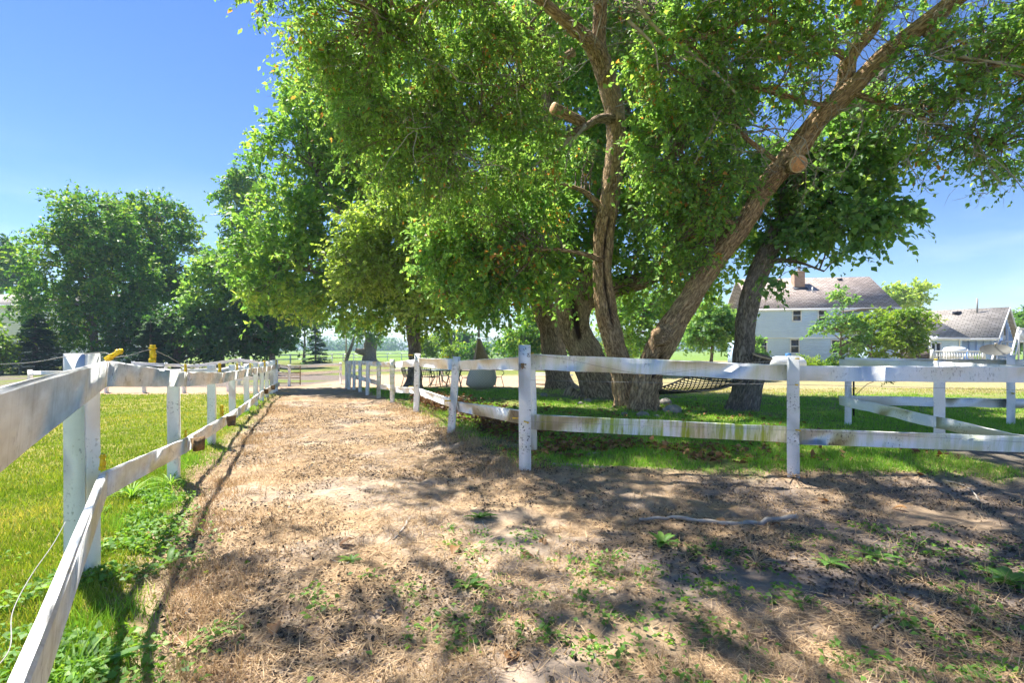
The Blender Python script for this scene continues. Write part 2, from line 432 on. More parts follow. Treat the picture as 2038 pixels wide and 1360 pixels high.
arena = sstep(20.0, 20.8, gy) * (1 - sstep(31, 33, gy)) * (1 - sstep(1.0, 3.0, gx)) * sstep(-9.5, -8.5, gx)
gc = lerp(gc, (0.48, 0.34, 0.24), arena)
back = sstep(33, 36, gy + 4 * (n_big - 0.5))
gc = lerp(gc, lerp(np.tile(np.array((0.14, 0.19, 0.035)), (len(gx), 1)), C_DRY_SUNLIT, 0.4 * n_mid), back * (1 - sstep(2, 5, gx)))
gc = lerp(gc, C_FIELD, sstep(68, 76, gy))
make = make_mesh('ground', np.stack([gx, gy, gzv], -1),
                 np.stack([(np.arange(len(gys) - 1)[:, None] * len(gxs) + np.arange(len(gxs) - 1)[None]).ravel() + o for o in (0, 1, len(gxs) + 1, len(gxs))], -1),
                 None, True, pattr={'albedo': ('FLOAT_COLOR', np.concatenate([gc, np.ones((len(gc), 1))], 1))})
t = NT('ground')
ob = t.obj()
base = t.attr('albedo', out='Color')
f1, f2, f3 = t.noise(ob, 9, 6, 0.65), t.noise(ob, 45, 4, 0.7), t.noise(ob, 2.2, 5, 0.6)
c = t.mix(t.rng(f1, 0.3, 0.7, 0.0, 1.0), t.mix(1.0, base, (0.62, 0.60, 0.58), 'MULTIPLY'), t.mix(1.0, base, (1.25, 1.24, 1.2), 'MULTIPLY'))
c = t.mix(t.rng(f2, 0.56, 0.72, 0.0, 0.55), c, (0.05, 0.04, 0.03))
c = t.mix(t.rng(f3, 0.35, 0.7, 0.0, 0.35), c, t.mix(1.0, c, (1.3, 1.25, 1.15), 'MULTIPLY'))
hh = t.math('ADD', t.math('MULTIPLY', f1, 1.0), t.math('MULTIPLY', f2, 0.4))
make.materials.append(t.bsdf(c, 0.95, 0.1, t.bump(hh, 0.7, 0.03)))
ground = bpy.data.objects.new('ground', make); COL.objects.link(ground)
tag(ground, kind='structure')

# ------------------------------------------------------------------ fences
PROF = np.array([(-1, -.8), (-.8, -1), (.8, -1), (1, -.8), (1, .8), (.8, 1), (-.8, 1), (-1, .8)])
def beam(name, a, b, w, h, parent, mat='paint', seg=8, jit=0.004, dirt=0.4, chips=0.4, algae=0.0, up=(0, 0, 1), kcham=None, cut=None):
    """squared timber from a to b; h along 'up', w across; worn chamfered edges, slightly warped"""
    a = np.asarray(a, float); b = np.asarray(b, float); L = np.linalg.norm(b - a)
    t_ = (b - a) / L; u = np.asarray(up, float); u = norm(u - t_ * np.dot(u, t_)); s = np.cross(t_, u)
    ss = np.linspace(0, 1, seg + 1); V = []; B = []
    ch = 1 - min(0.25, 0.012 / (min(w, h) / 2)); prof = np.where(np.abs(PROF) == .8, ch, PROF)
    sx = np.sign(prof[:, 0]); sy = np.sign(prof[:, 1])
    px_ = np.where(np.abs(prof[:, 0]) < 1, sx * (1 - 0.008 / (w / 2)), prof[:, 0]) * w / 2
    py_ = np.where(np.abs(prof[:, 1]) < 1, sy * (1 - 0.008 / (h / 2)), prof[:, 1]) * h / 2
    for i, k in enumerate(ss):
        j = rng.normal(0, jit, 2) if 0 < i < seg else (0, 0)
        e = rng.normal(0, jit * 0.35, (8, 2))
        c_ = a + t_ * L * k
        V.append(c_ + np.outer(px_ + j[0] + e[:, 0], s) + np.outer(py_ + j[1] + e[:, 1], u))
        B.append(np.stack([np.full(8, L * k), py_, px_], -1))
    V = np.concatenate(V); B = np.concatenate(B); F = []
    for i in range(seg):
        for j in range(8):
            F.append((i * 8 + j, i * 8 + (j + 1) % 8, (i + 1) * 8 + (j + 1) % 8, (i + 1) * 8 + j))
    F += [tuple(range(8))[::-1], tuple(range(seg * 8, seg * 8 + 8))]
    o = put(name, V, F, M[mat], parent, False, pattr={'buv': ('FLOAT_VECTOR', B)})
    o['dirt'] = float(dirt); o['chips'] = float(chips); o['algae'] = float(algae)
    return o

def post(parent, x, y, top, w=0.115, lean=(0, 0), rot=0.0, dirt=0.25, chips=0.6, algae=0.0, mat='paint', bury=0.15, bevel_top=True):
    g = gz(x, y)
    a = np.array([x - lean[0], y - lean[1], g - bury]); b = np.array([x + lean[0], y + lean[1], top])
    o = beam('post', a, b, w, w, parent, mat, 7, 0.002, dirt, chips, algae, up=(math.sin(rot), -math.cos(rot), 0))
    return o

def insulator(parent, p, dirv, size=1.0, stand=False):
    """yellow pin-lock fence insulator: stem, collar, side lug and nail base"""
    d = norm(dirv); mb = MB(); p = np.asarray(p, float)
    a = np.array([0, 0, 1.0]) if abs(d[2]) < .8 else np.array([1.0, 0, 0])
    u = norm(np.cross(d, a)); w = np.cross(d, u); R = np.stack([u, w, d], -1); s = size
    mb.box(p + d * 0.012 * s, (0.03 * s, 0.022 * s, 0.024 * s), R=R)
    mb.box(p + d * 0.05 * s, (0.022 * s, 0.018 * s, 0.056 * s), R=R)
    mb.box(p + d * 0.083 * s, (0.032 * s, 0.026 * s, 0.009 * s), R=R)
    mb.box(p + d * 0.094 * s, (0.021 * s, 0.019 * s, 0.014 * s), R=R)
    mb.box(p + d * 0.040 * s + u * 0.016 * s, (0.012 * s, 0.014 * s, 0.03 * s), R=R)
    return mb.put('insulator', M['yellow'], parent)

def wire(parent, pts, r=0.0022):
    pts = catmull(np.asarray(pts, float), len(pts) * 6)
    V, F = tube_arrays(pts, np.full(len(pts), r), 5)[:2]
    return put('wire', V, F, M['wire'], parent)

# --- left paddock fence (rails on the path side of the posts)
f_left = thing('paddock_fence', (*GX(165, 2.8)[:2], 0), 'weathered white two-rail fence running from bottom left along the grass paddock', 'fence')
LPX = [(165, 2.86), (348, 4.9), (423, 6.78), (463.5, 8.6), (492, 10.3), (510, 11.8), (522, 13.0), (532, 14.3), (541, 15.6), (546, 16.5), (551, 17.5)]
LP = [((px - PCX) / FPX * d, d) for px, d in LPX]
ltop = [1.275, 1.10, 1.08, 1.03, 1.0, .98, .96, .95, .94, .94, .94]
for i, ((x, y), tp) in enumerate(zip(LP, ltop)):
    post(f_left, x - 0.02, y + 0.02, tp + (0.0 if i else 0.0), 0.125 if i == 0 else 0.10, rot=0.12 if i == 0 else 0.35, dirt=0.18, chips=0.45)
post(f_left, -0.52, 0.26, 1.27, 0.12, rot=0.5)
# rail break points along the path-side faces: x, y, top z of upper rail, top z of lower rail
LR = [(-0.40, 0.18, 1.235, 0.635), (-2.225, 2.74, 1.236, 0.632), (-3.145, 4.84, 1.079, 0.445), (-3.90, 6.75, 0.985, 0.38), (-4.66, 8.56, 0.94, 0.30), (-5.37, 10.4, 0.91, 0.29),
      (-5.98, 11.9, 0.87, .27), (-6.47, 13.1, 0.84, .24), (-6.97, 14.4, .81, .21), (-7.45, 15.7, .80, .2), (-8.1, 17.5, .76, .15)]
for i in range(len(LR) - 1):
    a, b = LR[i], LR[i + 1]
    dd = norm(np.array([b[0] - a[0], b[1] - a[1], 0])); g = 0.006
    for zi, hh_, nm in ((2, 0.142, 'upper'), (3, 0.142, 'lower')):
        p0 = np.array([a[0], a[1], a[zi] - hh_ / 2]) + dd * g; p1 = np.array([b[0], b[1], b[zi] - hh_ / 2]) - dd * g
        beam('rail', p0, p1, 0.038, hh_, f_left, seg=12, jit=0.0004 if i == 0 else 0.0012, dirt=0.85, chips=0.8 if i > 0 else 0.35)  # heavy grime: path-side shade put into the paint together with real dirt
# unpainted splice blocks on the lower rail
for (x, y, z), nm in (((-3.075, 4.90, 0.375), 0), ((-3.83, 6.83, 0.32), 0), ((-7.1, 14.9, 0.16), 0), ((-6.4, 13.05, .2), 0)):
    beam('splice_block', (x - .02, y - .045, z), (x + .03, y + .06, z), 0.05, 0.135, f_left, 'bare', 2, 0.002)
for px, py, d, dv, s in ((213, 716, 2.72, (0.86, -0.1, 0.5), 1.0), (303, 722, 3.9, (0.03, 0, 1), 1.35), (369, 741, 4.8, (0, 0, 1), 0.75), (437, 741, 6.7, (0, 0, 1), 1.2),
                         (472, 737, 8.6, (0, 0, 1), 1.1), (497, 735, 10.5, (0, 0, 1), 1.2), (512, 734, 11.9, (0, 0, 1), 1.4), (526, 733, 13.3, (0, 0, 1), 2.0), (549, 729, 17, (0, 0, 1), 2.2),
                         (203, 936, 2.72, (0.05, 0, 1), 0.85), (369, 871, 4.84, (0, 0, 1), 0.7), (441, 829, 6.8, (0, 0, 1), 1.5)):
    insulator(f_left, P(px, py, d), dv, s)
wire(f_left, [P(-60, 727, 2.2), P(60, 722, 2.4), P(137, 709, 2.7), P(205, 702, 2.8), P(226, 712, 2.76), P(240, 710, 2.9), P(260, 707, 3.3), P(300, 697, 3.88), P(330, 708, 4.3), P(355, 722, 4.7), P(369, 733, 4.82), P(400, 735, 5.6), P(437, 734, 6.7), P(472, 732, 8.6), P(512, 730, 11.9), P(549, 726, 17)])
wire(f_left, [P(130, 1040, 2.1), P(105, 1085, 1.9), P(60, 1150, 1.65), P(25, 1220, 1.5), P(20, 1290, 1.3), P(-20, 1345, 1.2)], 0.0016)

# --- right-hand fence: near stretch and the stretch going away (posts on the path side, rails behind)
f_right = thing('yard_fence', (*GX(1042, 5.24)[:2], 0), 'white two-rail post fence in front of the big trees, bending away along the path', 'fence')
RP = [(1044, 5.24, 1.342, 0.125, (0.0, 0)), (903, 7.62, 1.185, 0.115, (0.05, 0)), (830, 10.45, 1.205, 0.11, (0.015, 0)), (781, 12.3, 1.045, 0.10, (0, 0)), (754, 14.0, 0.94, 0.10, (0, 0)),
      (732, 15.7, 0.93, 0.10, (0.01, 0)), (717, 17.2, 0.90, 0.10, (0, 0)), (705, 18.7, .87, .10, (0, 0)), (696, 19.0, .86, .10, (0.03, 0)), (690, 19.6, .83, .1, (0, 0)),
      (1572, 5.02, 1.235, 0.13, (0, 0)), (2132, 4.84, 1.23, 0.13, (0, 0))]
for px, d, tp, w, ln in RP:
    x = (px - PCX) / FPX * d
    post(f_right, x, d, tp, w, ln, rot=U(-0.08, 0.08), dirt=0.15, chips=1.0, algae=0.5 if px in (781, 754) else 0.12)
def rail2(parent, a, b, w=0.04, **k):
    """rail given by photo points of its ends: (px, top, bottom, distance)"""
    pa, pb = P(a[0], (a[1] + a[2]) / 2, a[3]), P(b[0], (b[1] + b[2]) / 2, b[3])
    h = 0.5 * ((a[2] - a[1]) * a[3] + (b[2] - b[1]) * b[3]) / FPX
    return beam('rail', pa, pb, w, h, parent, **k)
R_up = [((1053, 704, 735, 5.33), (1568, 727, 758, 5.11)), ((1576, 728, 759, 5.11), (2140, 731, 762, 4.93)),
        ((1040, 712, 735, 5.36), (910, 717, 737, 7.72)), ((901, 716, 736, 7.74), (832, 712, 731, 10.55)), ((829, 714, 731, 10.55), (783, 722, 732, 12.4)),
        ((781, 721, 731.5, 12.4), (755, 721, 731, 14.1)), ((754, 720, 730, 14.1), (733, 719, 728.5, 15.8)), ((732, 719, 728, 15.8), (717, 718.5, 726.5, 17.3)), ((717, 718.5, 727, 17.3), (705, 718.5, 726, 18.8)), ((705, 718, 726, 18.8), (690, 719, 727, 19.7))]
R_lo = [((1053, 824, 855, 5.33), (1568, 849, 881, 5.11)), ((1576, 852, 885, 5.11), (2140, 873, 904, 4.93)),
        ((1040, 817, 846, 5.36), (910, 800, 819, 7.72)), ((901, 796, 813, 7.74), (832, 772, 787, 10.55)), ((829, 771, 785, 10.55), (783, 771, 781, 12.4)),
        ((781, 767, 777, 12.4), (755, 765, 775, 14.1)), ((754, 759, 769, 14.1), (733, 753, 762, 15.8)), ((732, 753, 762, 15.8), (717, 749, 757, 17.3)), ((717, 749, 757, 17.3), (705, 747, 755, 18.8)), ((705, 746, 753, 18.8), (690, 744, 751, 19.7))]
for i, (a, b) in enumerate(R_up): rail2(f_right, a, b, seg=12, jit=0.002, dirt=0.05, chips=0.4, algae=0.35 if i == 0 else 0.12)
for i, (a, b) in enumerate(R_lo): rail2(f_right, a, b, seg=12, jit=0.002, dirt=0.02, chips=0.75 if i != 0 else 0.3, algae=1.0 if i == 0 else (0.5 if i == 1 else 0.25))
# short second post and end blocks behind the corner post
beam('backing_post', P(1062, 895, 5.46), P(1058, 705, 5.44), 0.075, 0.06, f_right, seg=4, dirt=0.1, chips=0.3, up=(0, -1, 0))
for px, py, d, dv in ((1052, 705, 5.30, (0.9, -0.2, 0.15)), (1030, 833, 5.2, (-0.9, -0.4, 0.1)), (1043, 839, 5.16, (0.8, -0.5, -0.2)), (1584, 714, 4.94, (0, -1, 0)), (1584, 766, 4.94, (-0.3, -1, 0)), (1584, 856, 4.94, (0.3, -1, 0)),
                      (897, 798, 7.55, (-1, -.3, 0)), (893, 711, 7.55, (-1, -.2, .1)), (822, 770, 10.35, (-1, -.3, 0)), (822, 707, 10.35, (-1, -.2, 0)), (777, 774, 12.2, (-1, -.3, 0))):
    insulator(f_right, P(px, py, d), dv, 0.55 if d < 6 else 0.9)
hm = MB(); p = P(1040, 728, 5.17)
hm.box(p, (0.03, 0.012, 0.05)); hm.box(p + np.array([.022, -.004, .012]), (0.035, .014, .012)); hm.box(p + np.array([.0, -.008, -.02]), (0.012, .014, .03)); hm.bar(p + np.array([-.02, 0, .02]), p + np.array([.03, -.01, -.03]), .004)
hm.put('gate_latch', M['bare'], f_right)
wire(f_right, [P(1052, 705, 5.28), P(1135, 717, 5.25), P(1200, 731, 5.22), P(1280, 745, 5.18), P(1340, 742, 5.15), P(1440, 728, 5.06), P(1572, 716, 4.93)], 0.0018)
wire(f_right, [P(1052, 757, 5.28), P(1300, 762, 5.1), P(1572, 766, 4.92), P(1800, 771, 4.85), P(2100, 779, 4.8)], 0.0018)
wire(f_right, [P(1043, 839, 5.14), P(1300, 848, 5.08), P(1572, 857, 4.92), P(2100, 884, 4.8)], 0.0018)

# --- cross fence in the yard at the right
f_in = thing('cross_fence', (*GX(1683, 8.2)[:2], 0), 'white corner fence standing inside the yard behind the near rails at right', 'fence')
for px, d, tp, w in ((1684, 8.25, 1.16, 0.115), (1861, 6.4, 1.15, 0.15), (2004, 8.55, 1.2, 0.15)):
    post(f_in, (px - PCX) / FPX * d, d, tp, w, dirt=0.2, chips=0.3)
rail2(f_in, (1672, 715, 731, 8.15), (1868, 721, 741, 6.35), dirt=.2, chips=.3); rail2(f_in, (1868, 721, 741, 6.35), (2075, 729, 756, 5.05), dirt=.2, chips=.3)
rail2(f_in, (1672, 788, 806, 8.12), (1866, 829, 853, 6.3), dirt=.2, chips=.3); rail2(f_in, (1866, 829, 853, 6.3), (2080, 876, 904, 5.06), dirt=.3, chips=.6)
rail2(f_in, (1690, 713, 727, 8.4), (2010, 716, 730, 8.65), dirt=.2, chips=.3); rail2(f_in, (2008, 716, 730, 8.65), (2300, 717, 731, 8.9), dirt=.2, chips=.3)
rail2(f_in, (1690, 788, 806, 8.36), (2008, 794, 812, 8.65), dirt=.2, chips=.3); rail2(f_in, (2008, 794, 812, 8.65), (2300, 797, 816, 8.9), dirt=.2, chips=.3)
for px, py, d in ((1702, 773, 8.2), (2015, 783, 8.45), (2015, 729, 8.4), (1862, 716, 6.3)): insulator(f_in, P(px, py, d), (-.7, -1, 0), 0.9)
wire(f_in, [P(1690, 722, 8.15), P(1800, 724, 7), P(1862, 716, 6.25), P(1950, 723, 5.7), P(2060, 730, 5)], 0.002)

# --- fence behind the left paddock, outer fence of the track, gate and cross rails at the end of the path
def run(name, label, pts, tops, rails, w=0.1, rh=0.13, mat='paint', group=None, rw=0.035, dirt=.2):
    t_ = thing(name, (pts[0][0], pts[0][1], gz(*pts[0])), label, 'fence', group)
    for (x, y), tp in zip(pts, tops):
        post(t_, x, y, tp, w, mat=mat, dirt=dirt, chips=.4)
    for i in range(len(pts) - 1):
        for off in rails:
            a = np.array([*pts[i], tops[i] - off]); b = np.array([*pts[i + 1], tops[i + 1] - off])
            n_ = norm(np.cross(b - a, (0, 0, 1))) * (w / 2 + rw / 2 + .002)
            if n_[1] > 0: n_ = -n_
            beam('rail', a + n_, b + n_, rw, rh, t_, mat, 3, 0.003, dirt, .4)
    return t_
bp = [(G(px, py)[0], G(px, py)[1]) for px, py in ((60, 782), (140, 782), (212, 782), (287, 782), (367, 782), (455, 780), (541, 778))]
fb = run('paddock_back_fence', 'low white rail fence across the far end of the sunny left paddock', bp, [0.62, .62, .64, .66, .68, .70, .72], (0.10, 0.42))
op = [(G(px, py)[0], G(px, py)[1]) for px, py in ((265, 768), (330, 767), (392, 767), (476, 766), (576, 769), (678, 764))]
fo = run('track_fence', 'white rail fence with a gate closing the far end of the dirt path', op, [.78, .70, .66, .92, .65, .68], (0.10, 0.42))
gt = thing('tube_gate', (op[4][0] - .35, op[4][1] + .1, gz(op[4][0], op[4][1])), 'dark tubular metal gate standing open beside the post at the path end', 'gate')
mb = MB(); g0 = np.array([op[4][0] - 0.75, op[4][1] + 0.12, gz(op[4][0], op[4][1])])
mb2 = MB()
for k in range(4): mb.bar(g0 + np.array([0, 0, .12 + k * .22]), g0 + np.array([1.15, 0, .12 + k * .22]), 0.016)
mb.put('gate_bar', M['bare'], gt)
for k in (0, 1.15): mb2.bar(g0 + np.array([k, 0, .05]), g0 + np.array([k, 0, .85]), 0.02)
mb2.put('gate_upright', M['bare'], gt)
ap = [(G(px, py)[0], G(px, py)[1]) for px, py in ((692, 763), (778, 762), (880, 760), (985, 757), (1120, 755))]
fa = run('arena_fence', 'white rail fence behind the green patio chairs along the sandy arena', ap, [.70, .68, .66, .64, .62], (0.1, 0.42))
# --- far white vinyl fence
fx = [(-60, 748), (-10, 746.5), (40, 745), (126, 741), (205, 738), (280, 736), (330, 734), (372, 732), (420, 730), (469, 728), (508, 726.5), (545, 725), (578, 724), (607, 723), (635, 722), (661, 720.5), (683, 719.5), (704, 718.5), (724, 718), (746, 717.5), (771, 717), (799, 716.5), (830, 716.5), (865, 716.5), (900, 716.5), (935, 716.5), (970, 716.5), (1005, 716.5), (1040, 716.5)]
vp = []; vt = []
for px, py in fx:
    g = G(px, py); vp.append((g[0], g[1])); vt.append(g[2] + 1.12)
fv = run('vinyl_fence', 'long white vinyl fence in front of the far tree line', vp, vt, (0.12, 0.62), 0.13, 0.14, 'vinyl', rw=0.04, dirt=0)

# ------------------------------------------------------------------ trees
def trunk_mesh(name, pts, parent, mat, sides=28, step=0.09, ridge=0.018, crack=None, seed=0, flare=True):
    """pts rows: x, y, z, radius"""
    pts = np.asarray(pts, float)
    L = np.linalg.norm(np.diff(pts[:, :3], axis=0), axis=1).sum()
    m = max(6, int(L / step)); pp = catmull(pts, m)
    pp[:, 3] = np.maximum(pp[:, 3], 0.012)
    V, F, ring, th = tube_arrays(pp[:, :3], pp[:, 3], sides)
    s = np.concatenate([[0], np.cumsum(np.linalg.norm(np.diff(pp[:, :3], axis=0), axis=1))])
    r = pp[:, 3][:, None]; co, si = np.cos(th)[None], np.sin(th)[None]
    b = np.stack([co * r, si * r, np.repeat(s[:, None], sides, 1)], -1)
    lump = (fbm(b * np.array([2.2, 2.2, 1.2]), seed + 5, 3) - 0.5) * 0.55 * r
    rd = np.abs(fbm(b * np.array([12, 12, 2.2]), seed + 9, 2) - 0.5) * 2.6
    disp = lump + (np.minimum(rd, .8) - 0.3) * ridge * 2.3 * np.clip(r / 0.2, 0.15, 1.3)
    if flare: disp += r * .55 * np.exp(-np.maximum(0, s - .3) / .22)[:, None] * (.25 + .75 * np.maximum(0, np.cos(4 * th + seed)[None] * .7 + np.cos(7 * th + 2 * seed)[None] * .3))
    ck = np.zeros((m, sides))
    if crack:
        for (s0, s1, ang, wid, dep) in crack:
            facing = -ring[:, :, 1]; sidev = ring[:, :, 0]
            aa = np.arctan2(sidev, facing) - (ang + 0.12 * np.sin(s * 3))[:, None]
            k = np.exp(-(aa / wid) ** 2) * (sstep(s0, s0 + .25, s) * (1 - sstep(s1 - .25, s1, s)))[:, None]
            disp -= dep * k; ck = np.maximum(ck, sstep(0.35, 0.8, k))
    V = V + (ring * disp[:, :, None]).reshape(-1, 3)
    return put(name, V, F, mat, parent, True, pattr={'buv': ('FLOAT_VECTOR', b.reshape(-1, 3)), 'crack': ('FLOAT', ck.ravel())})

def leaf_arrays(pos, axis, nrm, L, W, fold=0.18):
    axis = norm(axis); side = norm(np.cross(nrm, axis)); nn = np.cross(axis, side)
    L = L[:, None]; W = W[:, None]
    mid = pos + axis * L * 0.45
    V = np.stack([pos, mid - side * W * .5 + nn * W * fold, pos + axis * L - nn * L * 0.08, mid + side * W * .5 + nn * W * fold], 1)
    return V.reshape(-1, 3)

def quads(n): return np.arange(n * 4).reshape(n, 4)

def build_crown(parent, lobes, leaf, nleaf, mat, name='crown', clump=0.45, twl=0.45, droop=0.25, aspect=0.55, shell=0.5, twigs_per=7, limbs=None, br_r=0.022, twig_mat='twig', nlimb=None, up=0.7, branches=True, clear=None, twigs=True):
    """lobes rows: centre xyz, radii xyz. Leaves sit along twigs that radiate from clump centres; limbs (n,4 arrays) feed branches"""
    lobes = np.asarray(lobes, float)
    vol = (lobes[:, 3] * lobes[:, 4] * lobes[:, 5]) ** 0.75
    per_tw = 11
    nclump = max(4, int(nleaf / (twigs_per * per_tw)))
    li = rng.choice(len(lobes), nclump, p=vol / vol.sum())
    d = norm(rng.normal(size=(nclump, 3)))
    d[:, 2] = np.where(rng.random(nclump) < 0.3, np.abs(d[:, 2]), d[:, 2])
    rr = (shell + (1 - shell) * rng.random(nclump)) ** 0.6
    rr = rr * rng.uniform(.85, 1.12, nclump)
    cc = lobes[li, :3] + d * lobes[li, 3:] * rr[:, None]
    cc[:, 2] = np.maximum(cc[:, 2], ground_z(cc[:, 0], cc[:, 1]) + 0.35)
    csz = clump * rng.uniform(0.6, 1.35, nclump)
    ctone = rng.normal(0, 0.16, nclump)
    # twigs
    nt_ = nclump * twigs_per
    ci = np.repeat(np.arange(nclump), twigs_per)
    td = norm(rng.normal(size=(nt_, 3)) * np.array([1, 1, .55]) + d[ci] * 0.75 + np.array([0, 0, 0.1]))
    t0 = cc[ci] + rng.normal(size=(nt_, 3)) * csz[ci][:, None] * 0.35
    tl = twl * rng.uniform(0.5, 1.3, nt_)
    # leaves
    n = nt_ * per_tw; ti = np.repeat(np.arange(nt_), per_tw)
    s = rng.random(n)
    pos = t0[ti] + td[ti] * (tl[ti] * s)[:, None]
    pos[:, 2] -= droop * tl[ti] * s ** 2
    ax = norm(td[ti] * 0.7 + rng.normal(size=(n, 3)) * 0.75 + np.array([0, 0, -droop * 1.2]))
    nr = norm(np.array([0, 0, up]) + d[ci][ti] * 0.35 + rng.normal(size=(n, 3)) * 0.45)
    Ln = leaf * np.clip(rng.lognormal(-.05, .32, n), .45, 1.7)
    keep = np.ones(n, bool)
    if clear is not None:                                   # the inside of the crown along the thick trunk is bare
        for rows_, rad_ in clear:
            dm_ = np.full(n, 9.9)
            for q_ in rows_: dm_ = np.minimum(dm_, np.linalg.norm(pos - q_[:3], axis=1))
            keep &= dm_ > rad_ * rng.uniform(.7, 1.2, n)
    pos, ax, nr, Ln, ti = pos[keep], ax[keep], nr[keep], Ln[keep], ti[keep]; n = len(pos)
    if twigs:
        e_ = t0 + td * (tl * .95)[:, None]; e_[:, 2] -= droop * tl * .9
        sd_ = norm(np.cross(td, np.array([.3, .2, 1.0]))); sd2 = np.cross(td, sd_); rw_ = .012 * (leaf / .1) * .45
        TV = np.stack([t0 + sd_ * rw_, t0 - sd_ * rw_ * .5 + sd2 * rw_, t0 - sd_ * rw_ * .5 - sd2 * rw_, e_], 1).reshape(-1, 3)
        tq = np.arange(nt_)[:, None] * 4; TF = np.concatenate([tq + np.array([[0, 1, 3]]), tq + np.array([[1, 2, 3]]), tq + np.array([[2, 0, 3]])])
        put('twigs', TV, TF, M[twig_mat], parent)['kind'] = 'stuff'
    V = leaf_arrays(pos, ax, nr, Ln, Ln * aspect * rng.uniform(.85, 1.2, n))
    tone = np.clip(0.45 + ctone[ci][ti] + rng.normal(0, 0.2, n), 0, 1)
    put(name, V, quads(n), mat, parent, False, fattr={'rnd': ('FLOAT', tone)})['kind'] = 'stuff'
    # branches from the limbs to the clumps
    if branches and limbs is not None and len(limbs):
        lp = np.concatenate(limbs); bm_ = MB()
        idx = rng.permutation(nclump)[:nlimb or nclump // 2]
        Vs, Fs, off = [], [], 0
        for i in idx:
            c_ = cc[i]; dist = np.linalg.norm(lp[:, :3] - c_, axis=1) + 0.6 * np.maximum(0, lp[:, 2] - c_[2])
            j = int(np.argmin(dist + rng.uniform(0, 0.6, len(lp)))); a = lp[j]
            D = np.linalg.norm(c_ - a[:3])
            if D > 5.5: continue
            k = 6; u = np.linspace(0, 1, k)[:, None]
            pts = a[:3] + (c_ - a[:3]) * u + np.sin(u * np.pi) * np.array([0, 0, 0.12 * D]) + rng.normal(size=(k, 3)) * 0.05 * D * np.sin(u * np.pi)
            r0 = min(br_r * (0.5 + 0.45 * D), a[3] * 0.8)
            V_, F_ = tube_arrays(pts, np.linspace(r0, br_r * 0.25, k), 5, False)[:2]
            Vs.append(V_); Fs.append(np.array(F_) + off); off += len(V_)
            for q in range(3):       # short side twigs
                w_ = pts[3 + q % 3]; e = w_ + norm(rng.normal(size=3) + (c_ - a[:3]) / max(D, .1)) * U(.3, .8) * twl * 1.3
                V_, F_ = tube_arrays(np.array([w_, (w_ + e) / 2 + rng.normal(size=3) * .04, e]), np.array([br_r * .35, br_r * .25, br_r * .1]), 4, False)[:2]
                Vs.append(V_); Fs.append(np.array(F_) + off); off += len(V_)
        if Vs:
            put('branches', np.concatenate(Vs), np.concatenate(Fs), M[twig_mat], parent, True)['kind'] = 'stuff'

def limb_px(rows, d=None):
    """photo polyline rows (px, py, width_px[, distance]) -> x, y, z, radius"""
    out = []
    for r_ in rows:
        dd = r_[3] if len(r_) > 3 else d
        p_ = P(r_[0], r_[1], dd); out.append([*p_, r_[2] / 2 * dd / FPX])
    return np.array(out)
def lobe_px(rows, d=None, depth=None):
    """photo ellipses (px, py, rx, ry[, distance[, depth radius]]) -> lobes"""
    out = []
    for r_ in rows:
        dd = r_[4] if len(r_) > 4 else d; dr = r_[5] if len(r_) > 5 else (depth or 0.5 * (r_[2] + r_[3]) * dd / FPX)
        out.append([*P(r_[0], r_[1], dd), r_[2] * dd / FPX, dr, r_[3] * dd / FPX])
    return np.array(out)
def cut_disc(parent, c, nrm, r, name='cut_end'):
    n_ = norm(nrm); c = np.asarray(c, float)
    V, F = tube_arrays(np.array([c - n_ * .03, c, c + n_ * .006]), np.array([r * .98, r, r * .93]), 14)[:2]
    V2, F2 = tube_arrays(np.array([c - n_ * .03, c + n_ * .003]), np.array([r * 1.06, r * 1.05]), 14)[:2]
    put('sapwood_ring', V2, F2, M['sapwood'], parent)
    V = V + (V - c) * (.10 * np.sin(np.arctan2(V[:, 2] - c[2], V[:, 0] - c[0]) * 3 + r * 50))[:, None] * .6 - (V - c) * .08
    return put(name, V, F, M['cutwood'], parent)
def sink(rows, dz=0.35):
    """continue a trunk a little into the ground with root flare"""
    a = rows[0].copy(); g = gz(a[0], a[1]); top = rows.copy()
    a[2] = g - dz; a[3] *= 1.25
    return np.concatenate([[a], top])

# maple by the path (trunk behind the fence, wide crown)
mp_ = limb_px([(823, 782, 44), (823, 765, 34), (825, 700, 26), (821, 650, 26), (818, 600, 25), (812, 500, 25), (800, 380, 21), (788, 250, 16), (770, 130, 10)], 19.5)
t_maple = thing('maple_tree', (mp_[0][0], mp_[0][1], gz(mp_[0][0], mp_[0][1])), 'tall bright green maple with a straight trunk, nearest to the path', 'tree')
trunk_mesh('trunk', sink(mp_), t_maple, M['bark_grey'], seed=1)
ml = [mp_[4:]]
for rr_ in ([(816, 560, 18, 19.5), (740, 480, 13, 19), (660, 400, 9, 18.7), (620, 330, 5, 18.5)], [(816, 600, 16, 19.5), (720, 560, 11, 19), (620, 540, 7, 18.6), (550, 520, 4, 18.4)], [(812, 520, 16, 19.5), (880, 470, 11, 19.8), (950, 430, 6, 20)],
            [(806, 430, 14, 19.5), (740, 300, 10, 19.6), (680, 200, 5, 19.7)], [(818, 620, 14, 19.5), (900, 600, 9, 19), (970, 590, 5, 18.5)]):
    L_ = limb_px(rr_); L_ = catmull(L_, 14); ml.append(L_); trunk_mesh('limb', L_, t_maple, M['bark_grey'], 10, .2, .005, seed=2, flare=False)
